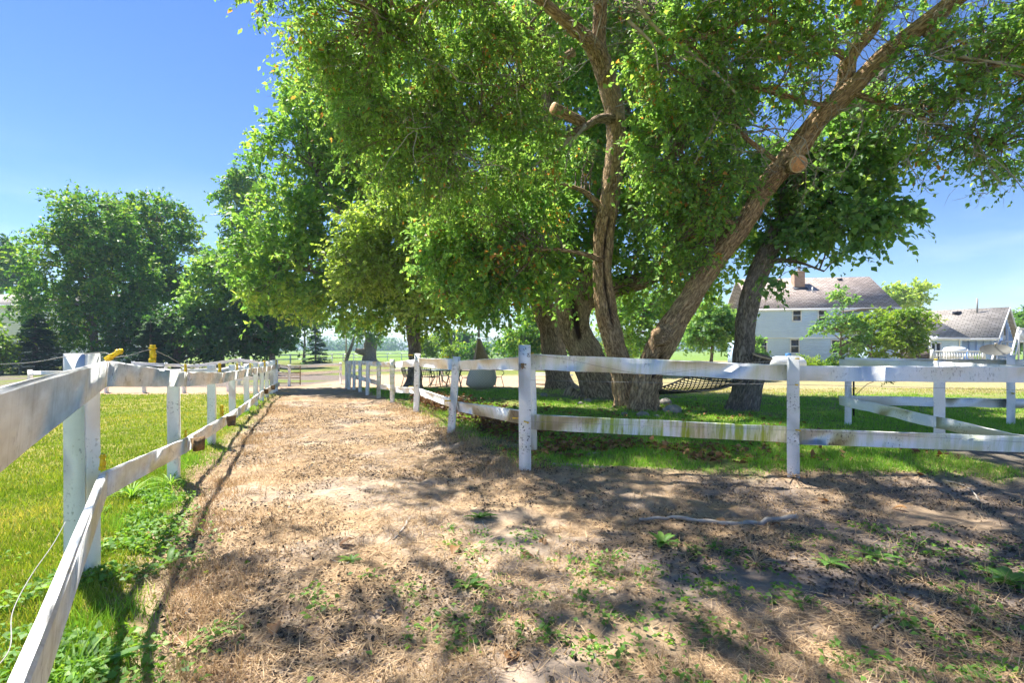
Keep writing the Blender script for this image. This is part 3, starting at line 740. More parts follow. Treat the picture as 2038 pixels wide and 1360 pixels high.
build_crown(t_maple, lobe_px([(640, 225, 85, 80), (592, 320, 70, 62), (700, 300, 90, 90), (580, 430, 60, 58), (535, 515, 48, 42), (525, 450, 30, 30), (530, 570, 42, 36), (680, 430, 90, 80), (640, 540, 95, 62), (760, 560, 100, 62), (570, 585, 50, 36), (880, 570, 105, 62), (950, 590, 60, 40), (760, 200, 95, 95), (800, 340, 100, 100), (700, 600, 110, 40), (850, 620, 105, 32), (790, 100, 85, 85)], 19.3, 2.0),
            0.16, 88000, M['maple_leaf'], clump=0.5, twl=.6, droop=.35, aspect=.62, limbs=ml, br_r=.03, nlimb=220)
build_crown(t_maple, lobe_px([(765, 470, 75, 62, 15.6), (715, 510, 45, 45, 15.6), (805, 425, 45, 40, 15.8), (730, 555, 60, 28, 15.7), (850, 610, 55, 34, 15.2), (815, 540, 40, 40, 15.6), (660 + 70, 450, 40, 40, 15.8)], None, 0.9),
            0.11, 24000, M['pale_leaf'], clump=0.5, twl=.5, droop=.4, aspect=.5, limbs=ml, br_r=.02, nlimb=60)  # smaller, paler leaves; the crown's sunlit part is painted in by leaf colour

# two thick old maples behind
A = limb_px([(1116, 790, 84), (1113, 768, 60), (1104, 715, 47), (1094, 660, 43), (1083, 620, 41), (1072, 580, 39), (1060, 520, 36), (1050, 440, 34), (1040, 350, 34), (1040, 200, 27), (1045, 60, 18)], 18.5)
t_A = thing('old_maple_tree', (A[0][0], A[0][1], gz(A[0][0], A[0][1])), 'thick dark trunk leaning left, behind the white corner post', 'tree')
trunk_mesh('trunk', sink(A), t_A, M['bark'], 34, seed=11)
al = [catmull(A[5:], 14)]
for rr_ in ([(1056, 540, 24, 18.5), (1000, 470, 17, 18), (940, 380, 11, 17.6), (900, 300, 6, 17.4)], [(1046, 440, 24, 18.5), (1000, 330, 16, 18.6), (960, 200, 10, 18.8)], [(1046, 440, 22, 18.5), (1090, 330, 15, 18.8), (1110, 200, 8, 19)]):
    L_ = catmull(limb_px(rr_), 14); al.append(L_); trunk_mesh('limb', L_, t_A, M['bark'], 10, .2, .006, seed=12, flare=False)
build_crown(t_A, lobe_px([(1000, 190, 140, 140), (950, 340, 120, 110), (1060, 440, 110, 95), (1000, 545, 90, 45), (1080, 560, 90, 38), (900, 440, 90, 80), (1110, 290, 110, 120), (1000, 50, 140, 110)], 18.2, 2.2),
            0.16, 42000, M['maple_leaf'], clump=.5, twl=.6, droop=.35, aspect=.62, limbs=al, br_r=.03, nlimb=150)

B = limb_px([(1203, 808, 100), (1193, 782, 70), (1176, 735, 60), (1163, 700, 59), (1147, 660, 58), (1141, 620, 62), (1135, 590, 64), (1118, 550, 48), (1110, 450, 36), (1100, 330, 30), (1090, 200, 24), (1085, 60, 16)], 14.6)
t_B = thing('old_maple_tree', (B[0][0], B[0][1], gz(B[0][0], B[0][1])), 'stout forked maple with a dark hollow in its trunk, left of the slender cracked trunk', 'tree')
trunk_mesh('trunk', sink(B), t_B, M['bark'], 40, seed=21, crack=[(2.0, 3.5, -0.1, 0.32, 0.1)])
bl = [catmull(B[5:], 14)]
for rr_ in ([(1150, 625, 48, 14.6), (1168, 575, 40, 14.6), (1182, 510, 36, 14.7), (1195, 400, 28, 14.9), (1240, 250, 20, 15.2), (1270, 100, 12, 15.4)], [(1158, 605, 36, 14.6), (1225, 574, 34, 14.6), (1300, 545, 34, 14.5), (1380, 470, 26, 14.4), (1450, 390, 16, 14.3)], [(1110, 470, 26, 14.6), (1050, 400, 18, 14.2), (1000, 330, 10, 14)]):
    L_ = catmull(limb_px(rr_), 18); bl.append(L_); trunk_mesh('limb', L_, t_B, M['bark'], 16, .15, .01, seed=22, flare=False)
build_crown(t_B, lobe_px([(1250, 150, 150, 150), (1360, 300, 130, 120), (1300, 440, 130, 90), (1210, 520, 80, 50), (1400, 500, 90, 55), (1450, 400, 80, 70), (1330, 585, 80, 32), (1180, 350, 110, 110), (1080, 500, 90, 60), (1130, 60, 130, 100)], 14.8, 2.0),
            0.14, 52000, M['maple_leaf'], clump=.45, twl=.55, droop=.35, aspect=.62, limbs=bl, br_r=.028, nlimb=180)

# slender trunk with a long crack (C)
Cc = limb_px([(1252, 828, 54), (1249, 805, 42), (1239, 750, 42), (1227, 700, 42), (1213, 650, 41), (1203, 600, 38), (1199, 550, 37), (1200, 500, 36), (1205, 440, 38), (1213, 400, 38), (1221, 340, 36), (1226, 270, 37), (1222, 215, 38), (1205, 160, 38), (1180, 120, 34), (1140, 104, 28), (1090, 90, 22), (1040, 75, 16), (960, 40, 10)], 11.6)
Cc[13:, 1] -= np.array([0.1, .4, .8, 1.2, 1.7, 2.3]); Cc = Cc
t_C = thing('fruit_tree', (Cc[0][0], Cc[0][1], gz(Cc[0][0], Cc[0][1])), 'slender brown trunk with a long dark bark split, sawn stub and drooping light leaves', 'tree')
trunk_mesh('trunk', sink(Cc), t_C, M['bark_brown'], 36, .06, .016, seed=31, crack=[(2.1, 4.9, 0.1, 0.2, 0.06)])
cl = [catmull(Cc[12:], 20)]
for rr_ in ([(1205, 165, 32, 11.5), (1192, 80, 29, 11.2), (1196, 0, 26, 10.9), (1200, -120, 20, 10.4), (1180, -260, 14, 9.8), (1120, -400, 8, 9.2)], [(1196, 10, 18, 10.9), (1100, -80, 13, 9.8), (960, -130, 9, 8.6), (820, -140, 6, 7.8)], [(1192, -100, 16, 10.5), (1330, -220, 12, 9), (1450, -300, 8, 7.6)],
            [(1090, 90, 20, 10), (980, 10, 13, 9.2), (860, 0, 8, 8.6), (760, 60, 5, 8.2)], [(1140, 104, 18, 10.4), (1040, 170, 10, 10), (940, 250, 6, 9.8), (880, 330, 4, 9.8)], [(1200, 520, 12, 11.5), (1160, 505, 9, 11), (1110, 497, 7, 10.9), (1060, 497, 5, 10.9)],
            [(1200, 415, 14, 11.6), (1160, 380, 10, 11.4), (1110, 365, 6, 11.3)]):
    L_ = catmull(limb_px(rr_), 16); cl.append(L_); trunk_mesh('limb', L_, t_C, M['bark_brown'], 12, .12, .006, seed=33, flare=False)
st = catmull(limb_px([(1218, 238, 24, 11.5), (1192, 236, 17, 11.3), (1165, 252, 16, 11.1), (1132, 266, 17, 10.9), (1098, 262, 16, 10.85), (1078, 246, 15, 10.8), (1060, 238, 13, 10.8)]), 14)
trunk_mesh('dead_limb', st, t_C, M['bark'], 14, .05, .02, seed=35, flare=False)
for rr_ in ([(1150, 255, 9, 11), (1110, 300, 7, 10.8), (1070, 325, 5, 10.7), (1056, 345, 3, 10.6)], [(1165, 250, 7, 11), (1135, 290, 5, 10.8), (1124, 350, 2.5, 10.7)]):
    trunk_mesh('dead_limb', catmull(limb_px(rr_), 8), t_C, M['deadwood'], 7, .1, .002, seed=36, flare=False)
stub = limb_px([(1160, 244, 20, 11.2), (1128, 228, 21, 11.0), (1100, 214, 21, 10.82)])
trunk_mesh('sawn_stub', catmull(stub, 6), t_C, M['bark_brown'], 14, .06, .004, seed=37, flare=False)
cut_disc(t_C, stub[-1][:3], stub[-1][:3] - stub[-2][:3], stub[-1][3] * 1.03)
build_crown(t_C, lobe_px([(700, 55, 100, 70, 8.6), (800, 150, 95, 100, 9), (900, 60, 110, 90, 8.8), (760, 280, 70, 80, 9.4), (860, 300, 80, 100, 9.6), (1000, 140, 110, 100, 9.8), (1040, 300, 80, 70, 10.3), (940, 400, 80, 50, 10.6), (640, 110, 55, 50, 9.2), (565, 8, 50, 16, 8), (680, 180, 45, 50, 9.2)], None, 0.9),
            0.075, 62000, M['light_leaf'], clump=.3, twl=.42, droop=.75, aspect=.5, limbs=cl, br_r=.02, nlimb=240, clear=[(catmull(Cc[4:15], 40), .75)])
build_crown(t_C, lobe_px([(900, 470, 70, 45, 11.6), (925, 540, 85, 70, 11.6), (1020, 510, 75, 65, 11.4), (1000, 590, 55, 40, 11.5), (1080, 420, 60, 50, 11.4), (1150, 330, 40, 50, 12.6), (1130, 560, 35, 40, 11.8)], None, 0.7),
            0.10, 26000, M['pear_leaf'], clump=.28, twl=.4, droop=.6, aspect=.6, limbs=cl, br_r=.018, nlimb=90, clear=[(catmull(Cc[4:15], 40), .75)])
build_crown(t_C, lobe_px([(800, -150, 260, 110, 7.6), (1050, -160, 200, 110, 8.2), (1250, -220, 220, 140, 8.6), (560, -110, 110, 80, 7.4), (1110, 10, 110, 70, 12.8), (1420, -300, 200, 150, 7)], None, 1.2),
            0.095, 20000, M['light_leaf'], clump=.4, twl=.5, droop=.6, aspect=.5, limbs=cl, br_r=.02, nlimb=120, clear=[(catmull(Cc[4:15], 40), .75)])

ov = [[-1.6, 5.6, 7.6, 1.7, 1.2, .5], [0.6, 6.3, 8.2, 1.7, 1.3, .6], [-3.4, 4.8, 6.9, 1.1, .9, .35], [2.2, 5.6, 7.9, 1.4, 1.1, .5], [-.4, 4.2, 7.2, 1.3, .9, .4], [-2.4, 6.8, 8.0, 1.1, .9, .4], [.9, 4.6, 7.4, 1.2, .8, .4], [-4.6, 5.6, 6.9, .8, .7, .3]]
ovl = [catmull(np.array([[*cl[1][9][:3], .10], [1.2, 8.2, 7.2, .08], [.2, 6.4, 7.7, .055], [-1.2, 5.6, 7.5, .04], [-3.2, 5.0, 6.9, .02]]), 18), catmull(np.array([[.9, 7.6, 7.4, .06], [1.6, 6.0, 7.8, .045], [2.2, 5.2, 7.7, .02]]), 10)]
for L_ in ovl: trunk_mesh('limb', L_, t_C, M['bark_brown'], 10, .15, .005, seed=38, flare=False)
build_crown(t_C, ov, 0.10, 14000, M['light_leaf'], clump=.6, twl=.55, twigs_per=3, shell=.1, droop=.6, aspect=.5, limbs=ovl, br_r=.02, nlimb=90)

# leaning trunk (D)
D = limb_px([(1280, 842, 72, 10.8), (1280, 822, 55, 10.8), (1284, 780, 50, 10.8), (1294, 740, 50, 10.8), (1311, 700, 52, 10.75), (1332, 660, 50, 10.7), (1352, 628, 44, 10.65), (1390, 570, 41, 10.6), (1432, 510, 39, 10.4), (1478, 450, 39, 10.2), (1512, 390, 38, 10.1), (1550, 340, 37, 9.9), (1590, 290, 36, 9.7), (1625, 240, 36, 9.5), (1662, 205, 40, 9.3), (1700, 170, 36, 9.1), (1760, 110, 35, 8.8), (1830, 55, 35, 8.5), (1900, 0, 34, 8.2), (1990, -80, 37, 7.8), (2100, -180, 28, 7.4)])
t_D = thing('leaning_tree', (D[0][0], D[0][1], gz(D[0][0], D[0][1])), 'large brown trunk leaning far to the upper right with a knobbly base and sawn limb', 'tree')
trunk_mesh('trunk', sink(D), t_D, M['bark_brown'], 44, .06, .02, seed=41, crack=[(0.9, 1.75, 0.25, 0.22, 0.12)])
dl = [catmull(D[10:], 24)]
for rr_ in ([(1655, 212, 30, 9.35), (1682, 160, 29, 9.3), (1692, 110, 26, 9.2), (1738, 55, 23, 9), (1765, -30, 21, 8.8), (1780, -160, 14, 8.4)], [(1840, 60, 20, 8.5), (1900, 110, 12, 8.0), (1980, 130, 8, 7.8), (2060, 160, 5, 7.6)], [(1700, 185, 14, 9.1), (1780, 215, 9, 8.7), (1880, 250, 7, 8.4), (1990, 290, 4, 8.1)],
            [(1690, 120, 16, 9.2), (1600, 60, 12, 9.0), (1500, 40, 9, 8.9), (1380, 80, 5, 8.8)], [(1655, 215, 12, 9.3), (1560, 190, 9, 9.2), (1450, 150, 7, 9.2), (1340, 60, 5, 9.1), (1260, 0, 3, 9)], [(1480, 455, 12, 10.2), (1420, 420, 8, 10.1), (1390, 350, 6, 9.9), (1340, 300, 4, 9.8)],
            [(1560, 330, 10, 9.9), (1480, 270, 8, 9.7), (1430, 200, 6, 9.5), (1330, 130, 4, 9.4)], [(1765, -30, 18, 8.8), (1640, -130, 12, 8), (1480, -180, 8, 7.2)], [(1990, -80, 20, 7.8), (2080, 40, 12, 7.6), (2120, 160, 7, 7.4)]):
    L_ = catmull(limb_px(rr_), 18); dl.append(L_); trunk_mesh('limb', L_, t_D, M['bark_brown'], 12, .1, .006, seed=43, flare=False)
for rr_ in ([(1440, 200, 9, 9.3), (1420, 250, 6, 9.3), (1400, 290, 5, 9.3), (1382, 325, 3, 9.3)], [(1840, 90, 10, 8.2), (1900, 110, 8, 7.9), (1960, 120, 6, 7.8), (2040, 135, 4, 7.6)], [(1270, 10, 8, 8.6), (1310, 60, 7, 8.6), (1380, 110, 6, 8.7), (1450, 170, 5, 8.8), (1500, 230, 3, 9)], [(1250, 40, 6, 8.5), (1300, 90, 5, 8.5), (1310, 140, 3, 8.5)]):
    trunk_mesh('dead_limb', catmull(limb_px(rr_), 10), t_D, M['deadwood'], 7, .08, .003, seed=47, flare=False)
sb = limb_px([(1568, 330, 33, 9.85), (1580, 328, 33, 9.6), (1589, 326, 32, 9.38)])
trunk_mesh('sawn_stub', catmull(sb, 6), t_D, M['bark_brown'], 16, .05, .004, seed=45, flare=False)
cut_disc(t_D, sb[-1][:3], sb[-1][:3] - sb[-2][:3], sb[-1][3] * 1.02)
kn = limb_px([(1324, 676, 42, 10.66), (1318, 671, 44, 10.46), (1315, 668, 38, 10.36)])
trunk_mesh('old_knot', catmull(kn, 9), t_D, M['bark_brown'], 18, .04, .03, seed=46, flare=False)
V, F = tube_arrays(np.array([kn[-1][:3] - [0, -.03, 0], kn[-1][:3] + (kn[-1][:3] - kn[-2][:3]) * .1]), np.array([.15, .13]), 12)[:2]
put('rotted_heartwood', V + rng.normal(0, .008, V.shape), F, M['bare'], t_D)
build_crown(t_D, lobe_px([(1360, 110, 100, 90, 9.2), (1330, 300, 70, 90, 9.9), (1400, 250, 100, 90, 9.7), (1450, 390, 60, 60, 10.1), (1380, 470, 70, 70, 10.4), (1310, 430, 50, 80, 11.4), (1550, 150, 90, 70, 9.3), (1480, 50, 110, 60, 9), (1340, 545, 50, 40, 11.2), (1250, 80, 70, 80, 12.8)], None, 0.9),
            0.082, 50000, M['pear_leaf'], clump=.3, twl=.4, droop=.5, aspect=.6, limbs=dl, br_r=.02, nlimb=260, clear=[(catmull(D[4:], 50), .65), (catmull(Cc[4:15], 40), .9)])
build_crown(t_D, lobe_px([(1850, 140, 100, 60, 8.4), (1950, 220, 90, 70, 8.2), (1900, 290, 70, 45, 8.4), (2020, 130, 90, 90, 7.8), (1980, 50, 100, 60, 8), (1810, 200, 60, 50, 8.8), (2040, 290, 60, 50, 8), (1830, 20, 80, 50, 8.6)], None, 0.9),
            0.075, 17000, M['pear_leaf'], clump=.28, twl=.4, droop=.4, aspect=.6, limbs=dl, br_r=.02, nlimb=170, clear=[(catmull(D[4:], 50), .65), (catmull(Cc[4:15], 40), .9)])
build_crown(t_D, lobe_px([(1550, -140, 240, 100, 7.8), (1850, -120, 220, 100, 7.8), (2150, 60, 90, 160, 7.6), (1650, 0, 120, 60, 8.8)], None, 1.2),
            0.095, 17000, M['pear_leaf'], clump=.4, twl=.5, droop=.5, aspect=.6, limbs=dl, br_r=.02, nlimb=120, clear=[(catmull(D[4:], 50), .65), (catmull(Cc[4:15], 40), .9)])

def dead_twigs(parent, starts, n, ln, seed_):
    r_ = np.random.default_rng(seed_); Vs = []; Fs = []; off = 0
    def grow(p, d, L, r, lev):
        nonlocal off
        k = 6; pts = [p]
        for i in range(k - 1):
            d = norm(d + r_.normal(size=3) * .28 + np.array([0, 0, -.05])); pts.append(pts[-1] + d * L / (k - 1))
        pts = np.array(pts); V_, F_ = tube_arrays(pts, np.linspace(r, r * .35, k), 5, False)[:2]
        Vs.append(V_); Fs.append(np.array(F_) + off); off += len(V_)
        if lev:
            for q in range(3 if lev == 2 else 2):
                j = int(r_.integers(1, k)); grow(pts[j], norm(d + r_.normal(size=3) * .8), L * r_.uniform(.35, .6), r * .5, lev - 1)
    for i in range(n):
        a = starts[int(r_.integers(0, len(starts)))]
        grow(a[:3] + r_.normal(size=3) * .05, norm(np.array([r_.normal() * 1.0, -.7 + r_.normal() * .4, r_.normal() * .55 - .1])), ln * r_.uniform(.6, 1.3), r_.uniform(.010, .02), 2)
    put('dead_twigs', np.concatenate(Vs), np.concatenate(Fs), M['deadwood'], parent, True)['kind'] = 'stuff'
dead_twigs(t_D, np.concatenate([dl[0][4:], dl[4], dl[5], dl[3], dl[7]]), 46, 1.5, 5)
dead_twigs(t_D, np.concatenate([dl[2], dl[3]]), 12, 1.4, 6)
dead_twigs(t_C, np.concatenate([cl[0], cl[1][:8], cl[4], cl[5]]), 42, 1.5, 7)

# grey tree with a sawn stub (E)
E = limb_px([(1464, 846, 64), (1467, 830, 46), (1474, 780, 38), (1479, 720, 38), (1482, 660, 35), (1488, 610, 35), (1503, 560, 37), (1530, 500, 35), (1560, 440, 32), (1600, 380, 29), (1650, 300, 27), (1720, 200, 22), (1780, 110, 16)], 10.8)
t_E = thing('yard_tree', (E[0][0], E[0][1], gz(E[0][0], E[0][1])), 'dark grey tree with a low sawn-off stub, in front of the blue house', 'tree')
trunk_mesh('trunk', sink(E), t_E, M['bark_grey'], 34, .07, .018, seed=51)
el = [catmull(E[7:], 16)]
for rr_ in ([(1530, 500, 22, 10.8), (1600, 450, 14, 10.5), (1690, 420, 8, 10.2), (1760, 440, 4, 10)], [(1560, 440, 20, 10.8), (1560, 380, 14, 10.9), (1580, 300, 8, 11)], [(1600, 380, 16, 10.8), (1690, 350, 11, 10.4), (1780, 340, 6, 10.1)], [(1520, 520, 14, 10.8), (1580, 520, 8, 10.4), (1640, 540, 4, 10.1)]):
    L_ = catmull(limb_px(rr_), 14); el.append(L_); trunk_mesh('limb', L_, t_E, M['bark_grey'], 10, .12, .006, seed=53, flare=False)
eb = limb_px([(1478, 836, 46, 10.7), (1490, 800, 42, 10.65), (1502, 760, 34, 10.6), (1511, 728, 36, 10.55), (1518, 708, 37, 10.5)])
trunk_mesh('sawn_stub', catmull(eb, 12), t_E, M['bark_grey'], 18, .07, .008, seed=54, flare=False)
o_ = cut_disc(t_E, eb[-1][:3], eb[-1][:3] - eb[-2][:3], eb[-1][3]); o_.data.materials[0] = M['bare']
build_crown(t_E, lobe_px([(1640, 350, 90, 70, 10.4), (1590, 430, 60, 50, 10.5), (1700, 330, 80, 50, 10.2), (1750, 400, 45, 30, 10), (1670, 440, 55, 35, 10.1), (1600, 455, 40, 30, 10.3), (1545, 490, 20, 24, 10.6), (1720, 250, 80, 60, 10.2), (1745, 455, 34, 20, 9.9), (1560, 330, 60, 60, 11)], None, 0.8),
            0.115, 19000, M['broad_leaf'], clump=.3, twl=.42, droop=.6, aspect=.68, limbs=el, br_r=.018, nlimb=110, clear=[(catmull(D[6:], 40), .7)])
build_crown(t_E, lobe_px([(1550, 550, 14, 22, 9.6), (1645, 535, 16, 24, 9.4), (1700, 505, 22, 20, 9.4)], None, 0.35),
            0.11, 300, M['broad_leaf'], clump=.15, twl=.35, droop=1.1, aspect=.65, limbs=el, br_r=.012, nlimb=8, twigs_per=5)

# ------------------------------------------------------------------ background trees and shrubs
def bg_tree(name, label, base_px, base_d, lobes, leaf, n, mat, trunk_w=14, top=None, group=None, cat='tree', depth=2.2, bark='bark_grey', clump=.8, droop=.3, twl=.9):
    g = GX(base_px, base_d)
    t_ = thing(name, g, label, cat, group)
    lb = lobe_px(lobes, base_d, depth)
    top_p = top or (lobes[0][0], lobes[0][1])
    tp = P(top_p[0], top_p[1], base_d); r0 = trunk_w / 2 * base_d / FPX
    rows = np.array([[g[0], g[1], g[2] - .3, r0 * 1.3], [g[0], g[1], g[2] + .5, r0], [*((g * .55 + tp * .45) + np.array([U(-.15, .15), 0, 0])), r0 * .7], [*tp, r0 * .25]])
    trunk_mesh('trunk', rows, t_, M[bark], 10, .5, .01, seed=int(U(0, 99)))
    build_crown(t_, lb, leaf, n, mat, clump=clump, twl=twl, droop=droop, aspect=.65, limbs=[catmull(rows[1:], 12)], br_r=.04, nlimb=60)
    return t_
bg_tree('shade_tree', 'rounded leafy tree at the front of the left group, over the low rails', 190, 38, [(180, 440, 75, 55), (140, 520, 70, 70), (230, 560, 80, 80), (130, 620, 75, 70), (210, 650, 90, 50), (190, 500, 80, 70)], .22, 40000, M['far_leaf'], depth=3)
bg_tree('shade_tree', 'broad domed tree with the highest crown right of the left group', 315, 44, [(310, 445, 68, 52), (340, 520, 60, 70), (280, 560, 70, 80), (330, 610, 70, 70), (270, 470, 60, 60)], .24, 36000, M['far_leaf'], depth=3)
bg_tree('shade_tree', 'small bright tree with a pointed light top between the dark ones at left', 440, 37, [(440, 545, 38, 34), (440, 600, 48, 48), (430, 655, 55, 42)], .24, 16000, M['maple_leaf'], depth=2)
bg_tree('tall_tree', 'tall airy tree rising above the others behind the path maple', 490, 50, [(480, 380, 38, 38), (510, 420, 40, 40), (500, 360, 30, 22), (490, 480, 40, 40), (500, 540, 45, 50), (455, 395, 25, 12)], .30, 13000, M['far_leaf'], depth=2.4)
bg_tree('dark_tree', 'dense dark green tree at the right end of the left group', 545, 36, [(530, 600, 48, 50), (560, 650, 45, 50), (510, 660, 45, 45), (500, 550, 40, 50)], .24, 17000, M['dark_leaf'], depth=2)
bg_tree('dark_tree', 'dark green understorey tree filling the gap below the domed tree', 350, 36, [(340, 665, 70, 40), (400, 670, 55, 38), (280, 670, 60, 38), (460, 675, 50, 34)], .22, 18000, M['dark_leaf'], depth=2)
bg_tree('shade_tree', 'pale green tree behind the white neighbour house at the left edge', 5, 66, [(0, 520, 40, 45), (30, 550, 30, 45), (-30, 560, 40, 60)], .4, 9000, M['far_leaf'], depth=3)
bg_tree('lime_shrub', 'bright bush at the left edge beside the vinyl fence', 2, 33, [(-12, 690, 14, 22), (-6, 702, 16, 14)], .2, 2500, M['lime_leaf'], 5, cat='shrub', depth=.6)
bg_tree('slim_tree', 'slim young tree with a bare trunk just left of the path maple', 605, 60, [(606, 640, 34, 26), (590, 625, 30, 25), (630, 630, 25, 20)], .3, 5000, M['far_leaf'], 6, top=(606, 650), depth=1.6)
bg_tree('crooked_tree', 'small crooked tree leaning right beyond the vinyl fence', 690, 64, [(706, 650, 25, 18), (690, 640, 20, 14), (725, 655, 18, 14)], .3, 3000, M['maple_leaf'], 7, top=(712, 645), depth=1.6)
# old broken trunk beyond the vinyl fence
g = GX(736, 66); tt = thing('broken_trunk', g, 'thick dark broken trunk sprouting leaves beyond the vinyl fence', 'tree')
trunk_mesh('trunk', np.array([[g[0], g[1], g[2] - .3, 1.0], [g[0], g[1], g[2] + .6, .85], [g[0] + .1, g[1], 1.9, .75], [g[0] + .05, g[1], 3.3, .6]]), tt, M['bark_grey'], 14, .3, .04, seed=61)
trunk_mesh('broken_limb', np.array([[g[0], g[1] - .2, 1.0, .5], [g[0] - .9, g[1] - .4, .9, .4], [g[0] - 1.7, g[1] - .5, 1.2, .3]]), tt, M['bark_grey'], 10, .3, .03, seed=62, flare=False)
build_crown(tt, lobe_px([(732, 650, 26, 16), (748, 665, 16, 14), (722, 662, 12, 10)], 65.5, 1.0), .28, 2600, M['maple_leaf'], clump=.6, twl=.7)
bg_tree('field_tree', 'dark rounded tree standing at the field edge right of the path maple trunk', 895, 92, [(900, 680, 40, 22), (930, 690, 24, 16), (870, 690, 24, 15)], .45, 9000, M['dark_leaf'], 6, depth=2.6)
bg_tree('field_shrub', 'light green shrub right beside the path maple trunk in the distance', 850, 58, [(850, 690, 14, 16), (850, 702, 16, 10)], .22, 2400, M['lime_leaf'], 3, cat='shrub', depth=.8)
for px, d, rx, ry, lab in ((905, 62, 18, 9, 'low light shrub at the field edge under the dark rounded tree'), (945, 60, 22, 11, 'low shrub at the field edge left of the hanging chair'), (1010, 60, 26, 12, 'low shrub between hanging chair and white corner post'), (1160, 56, 30, 14, 'low shrub seen between the two thick maple trunks'), (1240, 56, 30, 12, 'low shrub seen between cracked trunk and leaning trunk')):
    bg_tree('field_shrub', lab, px, d, [(px, 705 - ry * .6, rx, ry), (px + rx * .7, 708 - ry * .4, rx * .6, ry * .7)], .24, 2600, M['lime_leaf'] if px in (905, 1160) else M['far_leaf'], 3, cat='shrub', depth=1.0)
bg_tree('yard_edge_tree', 'bright spreading tree seen left of the thick maple trunks', 1075, 42, [(1050, 660, 36, 30), (1080, 640, 36, 36), (1095, 680, 40, 30), (1030, 685, 28, 20)], .24, 12000, M['far_leaf'], 8, depth=2)
bg_tree('yard_edge_tree', 'leafy tree seen between the cracked trunk and the leaning trunk', 1290, 32, [(1290, 610, 60, 36), (1250, 640, 50, 40), (1330, 640, 45, 40), (1210, 610, 40, 36), (1360, 600, 40, 30), (1290, 670, 50, 22)], .2, 13000, M['maple_leaf'], 6, depth=1.8)
bg_tree('small_tree', 'dense dark young tree with a thin trunk left of the blue house', 1413, 27, [(1415, 620, 28, 24), (1410, 655, 44, 30), (1440, 668, 30, 22), (1385, 675, 24, 16), (1440, 640, 24, 18)], .15, 12000, M['broad_leaf'], 8, depth=1.2, clump=.4, twl=.45)
bg_tree('small_tree', 'green shrub hugging the left corner of the blue house', 1500, 33, [(1500, 690, 12, 26), (1505, 710, 14, 14)], .16, 2500, M['broad_leaf'], 4, cat='shrub', depth=.6, clump=.3, twl=.4)
# trees in front of and behind the house
bg_tree('young_tree', 'open dark green sapling in front of the blue house wall', 1672, 30, [(1680, 600, 16, 26), (1668, 640, 34, 18), (1640, 655, 20, 12), (1700, 660, 30, 22), (1690, 690, 24, 20)], .15, 4200, M['broad_leaf'], 5, depth=.9, clump=.35, twl=.45)
bg_tree('young_tree', 'light green bushy sapling against the middle of the blue house', 1735, 31, [(1730, 640, 30, 18), (1745, 655, 26, 24), (1715, 650, 16, 18), (1740, 690, 36, 22)], .14, 6500, M['lime_leaf'], 5, depth=.9, clump=.35, twl=.4)
bg_tree('young_tree', 'round lime green tree in front of the house corner by the deck', 1795, 29, [(1795, 640, 30, 22), (1830, 645, 26, 20), (1800, 665, 40, 24), (1780, 690, 30, 18), (1815, 685, 24, 14)], .13, 9500, M['lime_leaf'], 6, depth=.9, clump=.35, twl=.4)
bg_tree('roof_tree', 'pale tree showing above the low roof behind the house', 1800, 62, [(1800, 585, 40, 18), (1830, 580, 22, 14), (1780, 600, 30, 14), (1805, 603, 36, 14)], .3, 5000, M['pale_leaf'], 6, depth=1.6)
bg_tree('edge_tree', 'green tree at the right edge behind the stairs', 2040, 55, [(2040, 645, 30, 26), (2030, 680, 25, 26), (2060, 660, 40, 40)], .3, 6000, M['far_leaf'], 6, depth=2)
def mound(name, label, px, d, rx, ry, mat, n=3500):
    g = GX(px, d); t_ = thing(name, g, label, 'shrub')
    st_ = MB(); r = rx * d / FPX; h = ry * d / FPX
    for k in range(7):
        a = U(0, 6.28); st_.bar(g, g + np.array([math.cos(a) * r * .5, math.sin(a) * r * .4, h * U(.7, 1.1)]), .025, 5, .008)
    st_.put('stems', M['twig'], t_)['kind'] = 'stuff'
    build_crown(t_, [[g[0], g[1], g[2] + h * .75, r, r * .8, h * .75], [g[0] + r * .4, g[1], g[2] + h * .5, r * .7, r * .7, h * .6]], .12, n, mat, 'foliage', clump=.28, twl=.32, droop=-.1, aspect=.4, branches=False)
mound('yew_shrub', 'low spreading yellow-tipped evergreen below the lower left house windows', 1608, 30, 30, 25, M['lime_leaf'])
mound('yew_shrub', 'spreading evergreen shrub below the double window', 1665, 30, 24, 27, M['far_leaf'])
mound('deck_shrub', 'round bright shrub behind the deck railing', 1936, 32, 20, 26, M['lime_leaf'], 3000)
mound('deck_shrub', 'small round dark shrub at the right end of the deck', 1966, 31, 8, 18, M['far_leaf'], 1200)

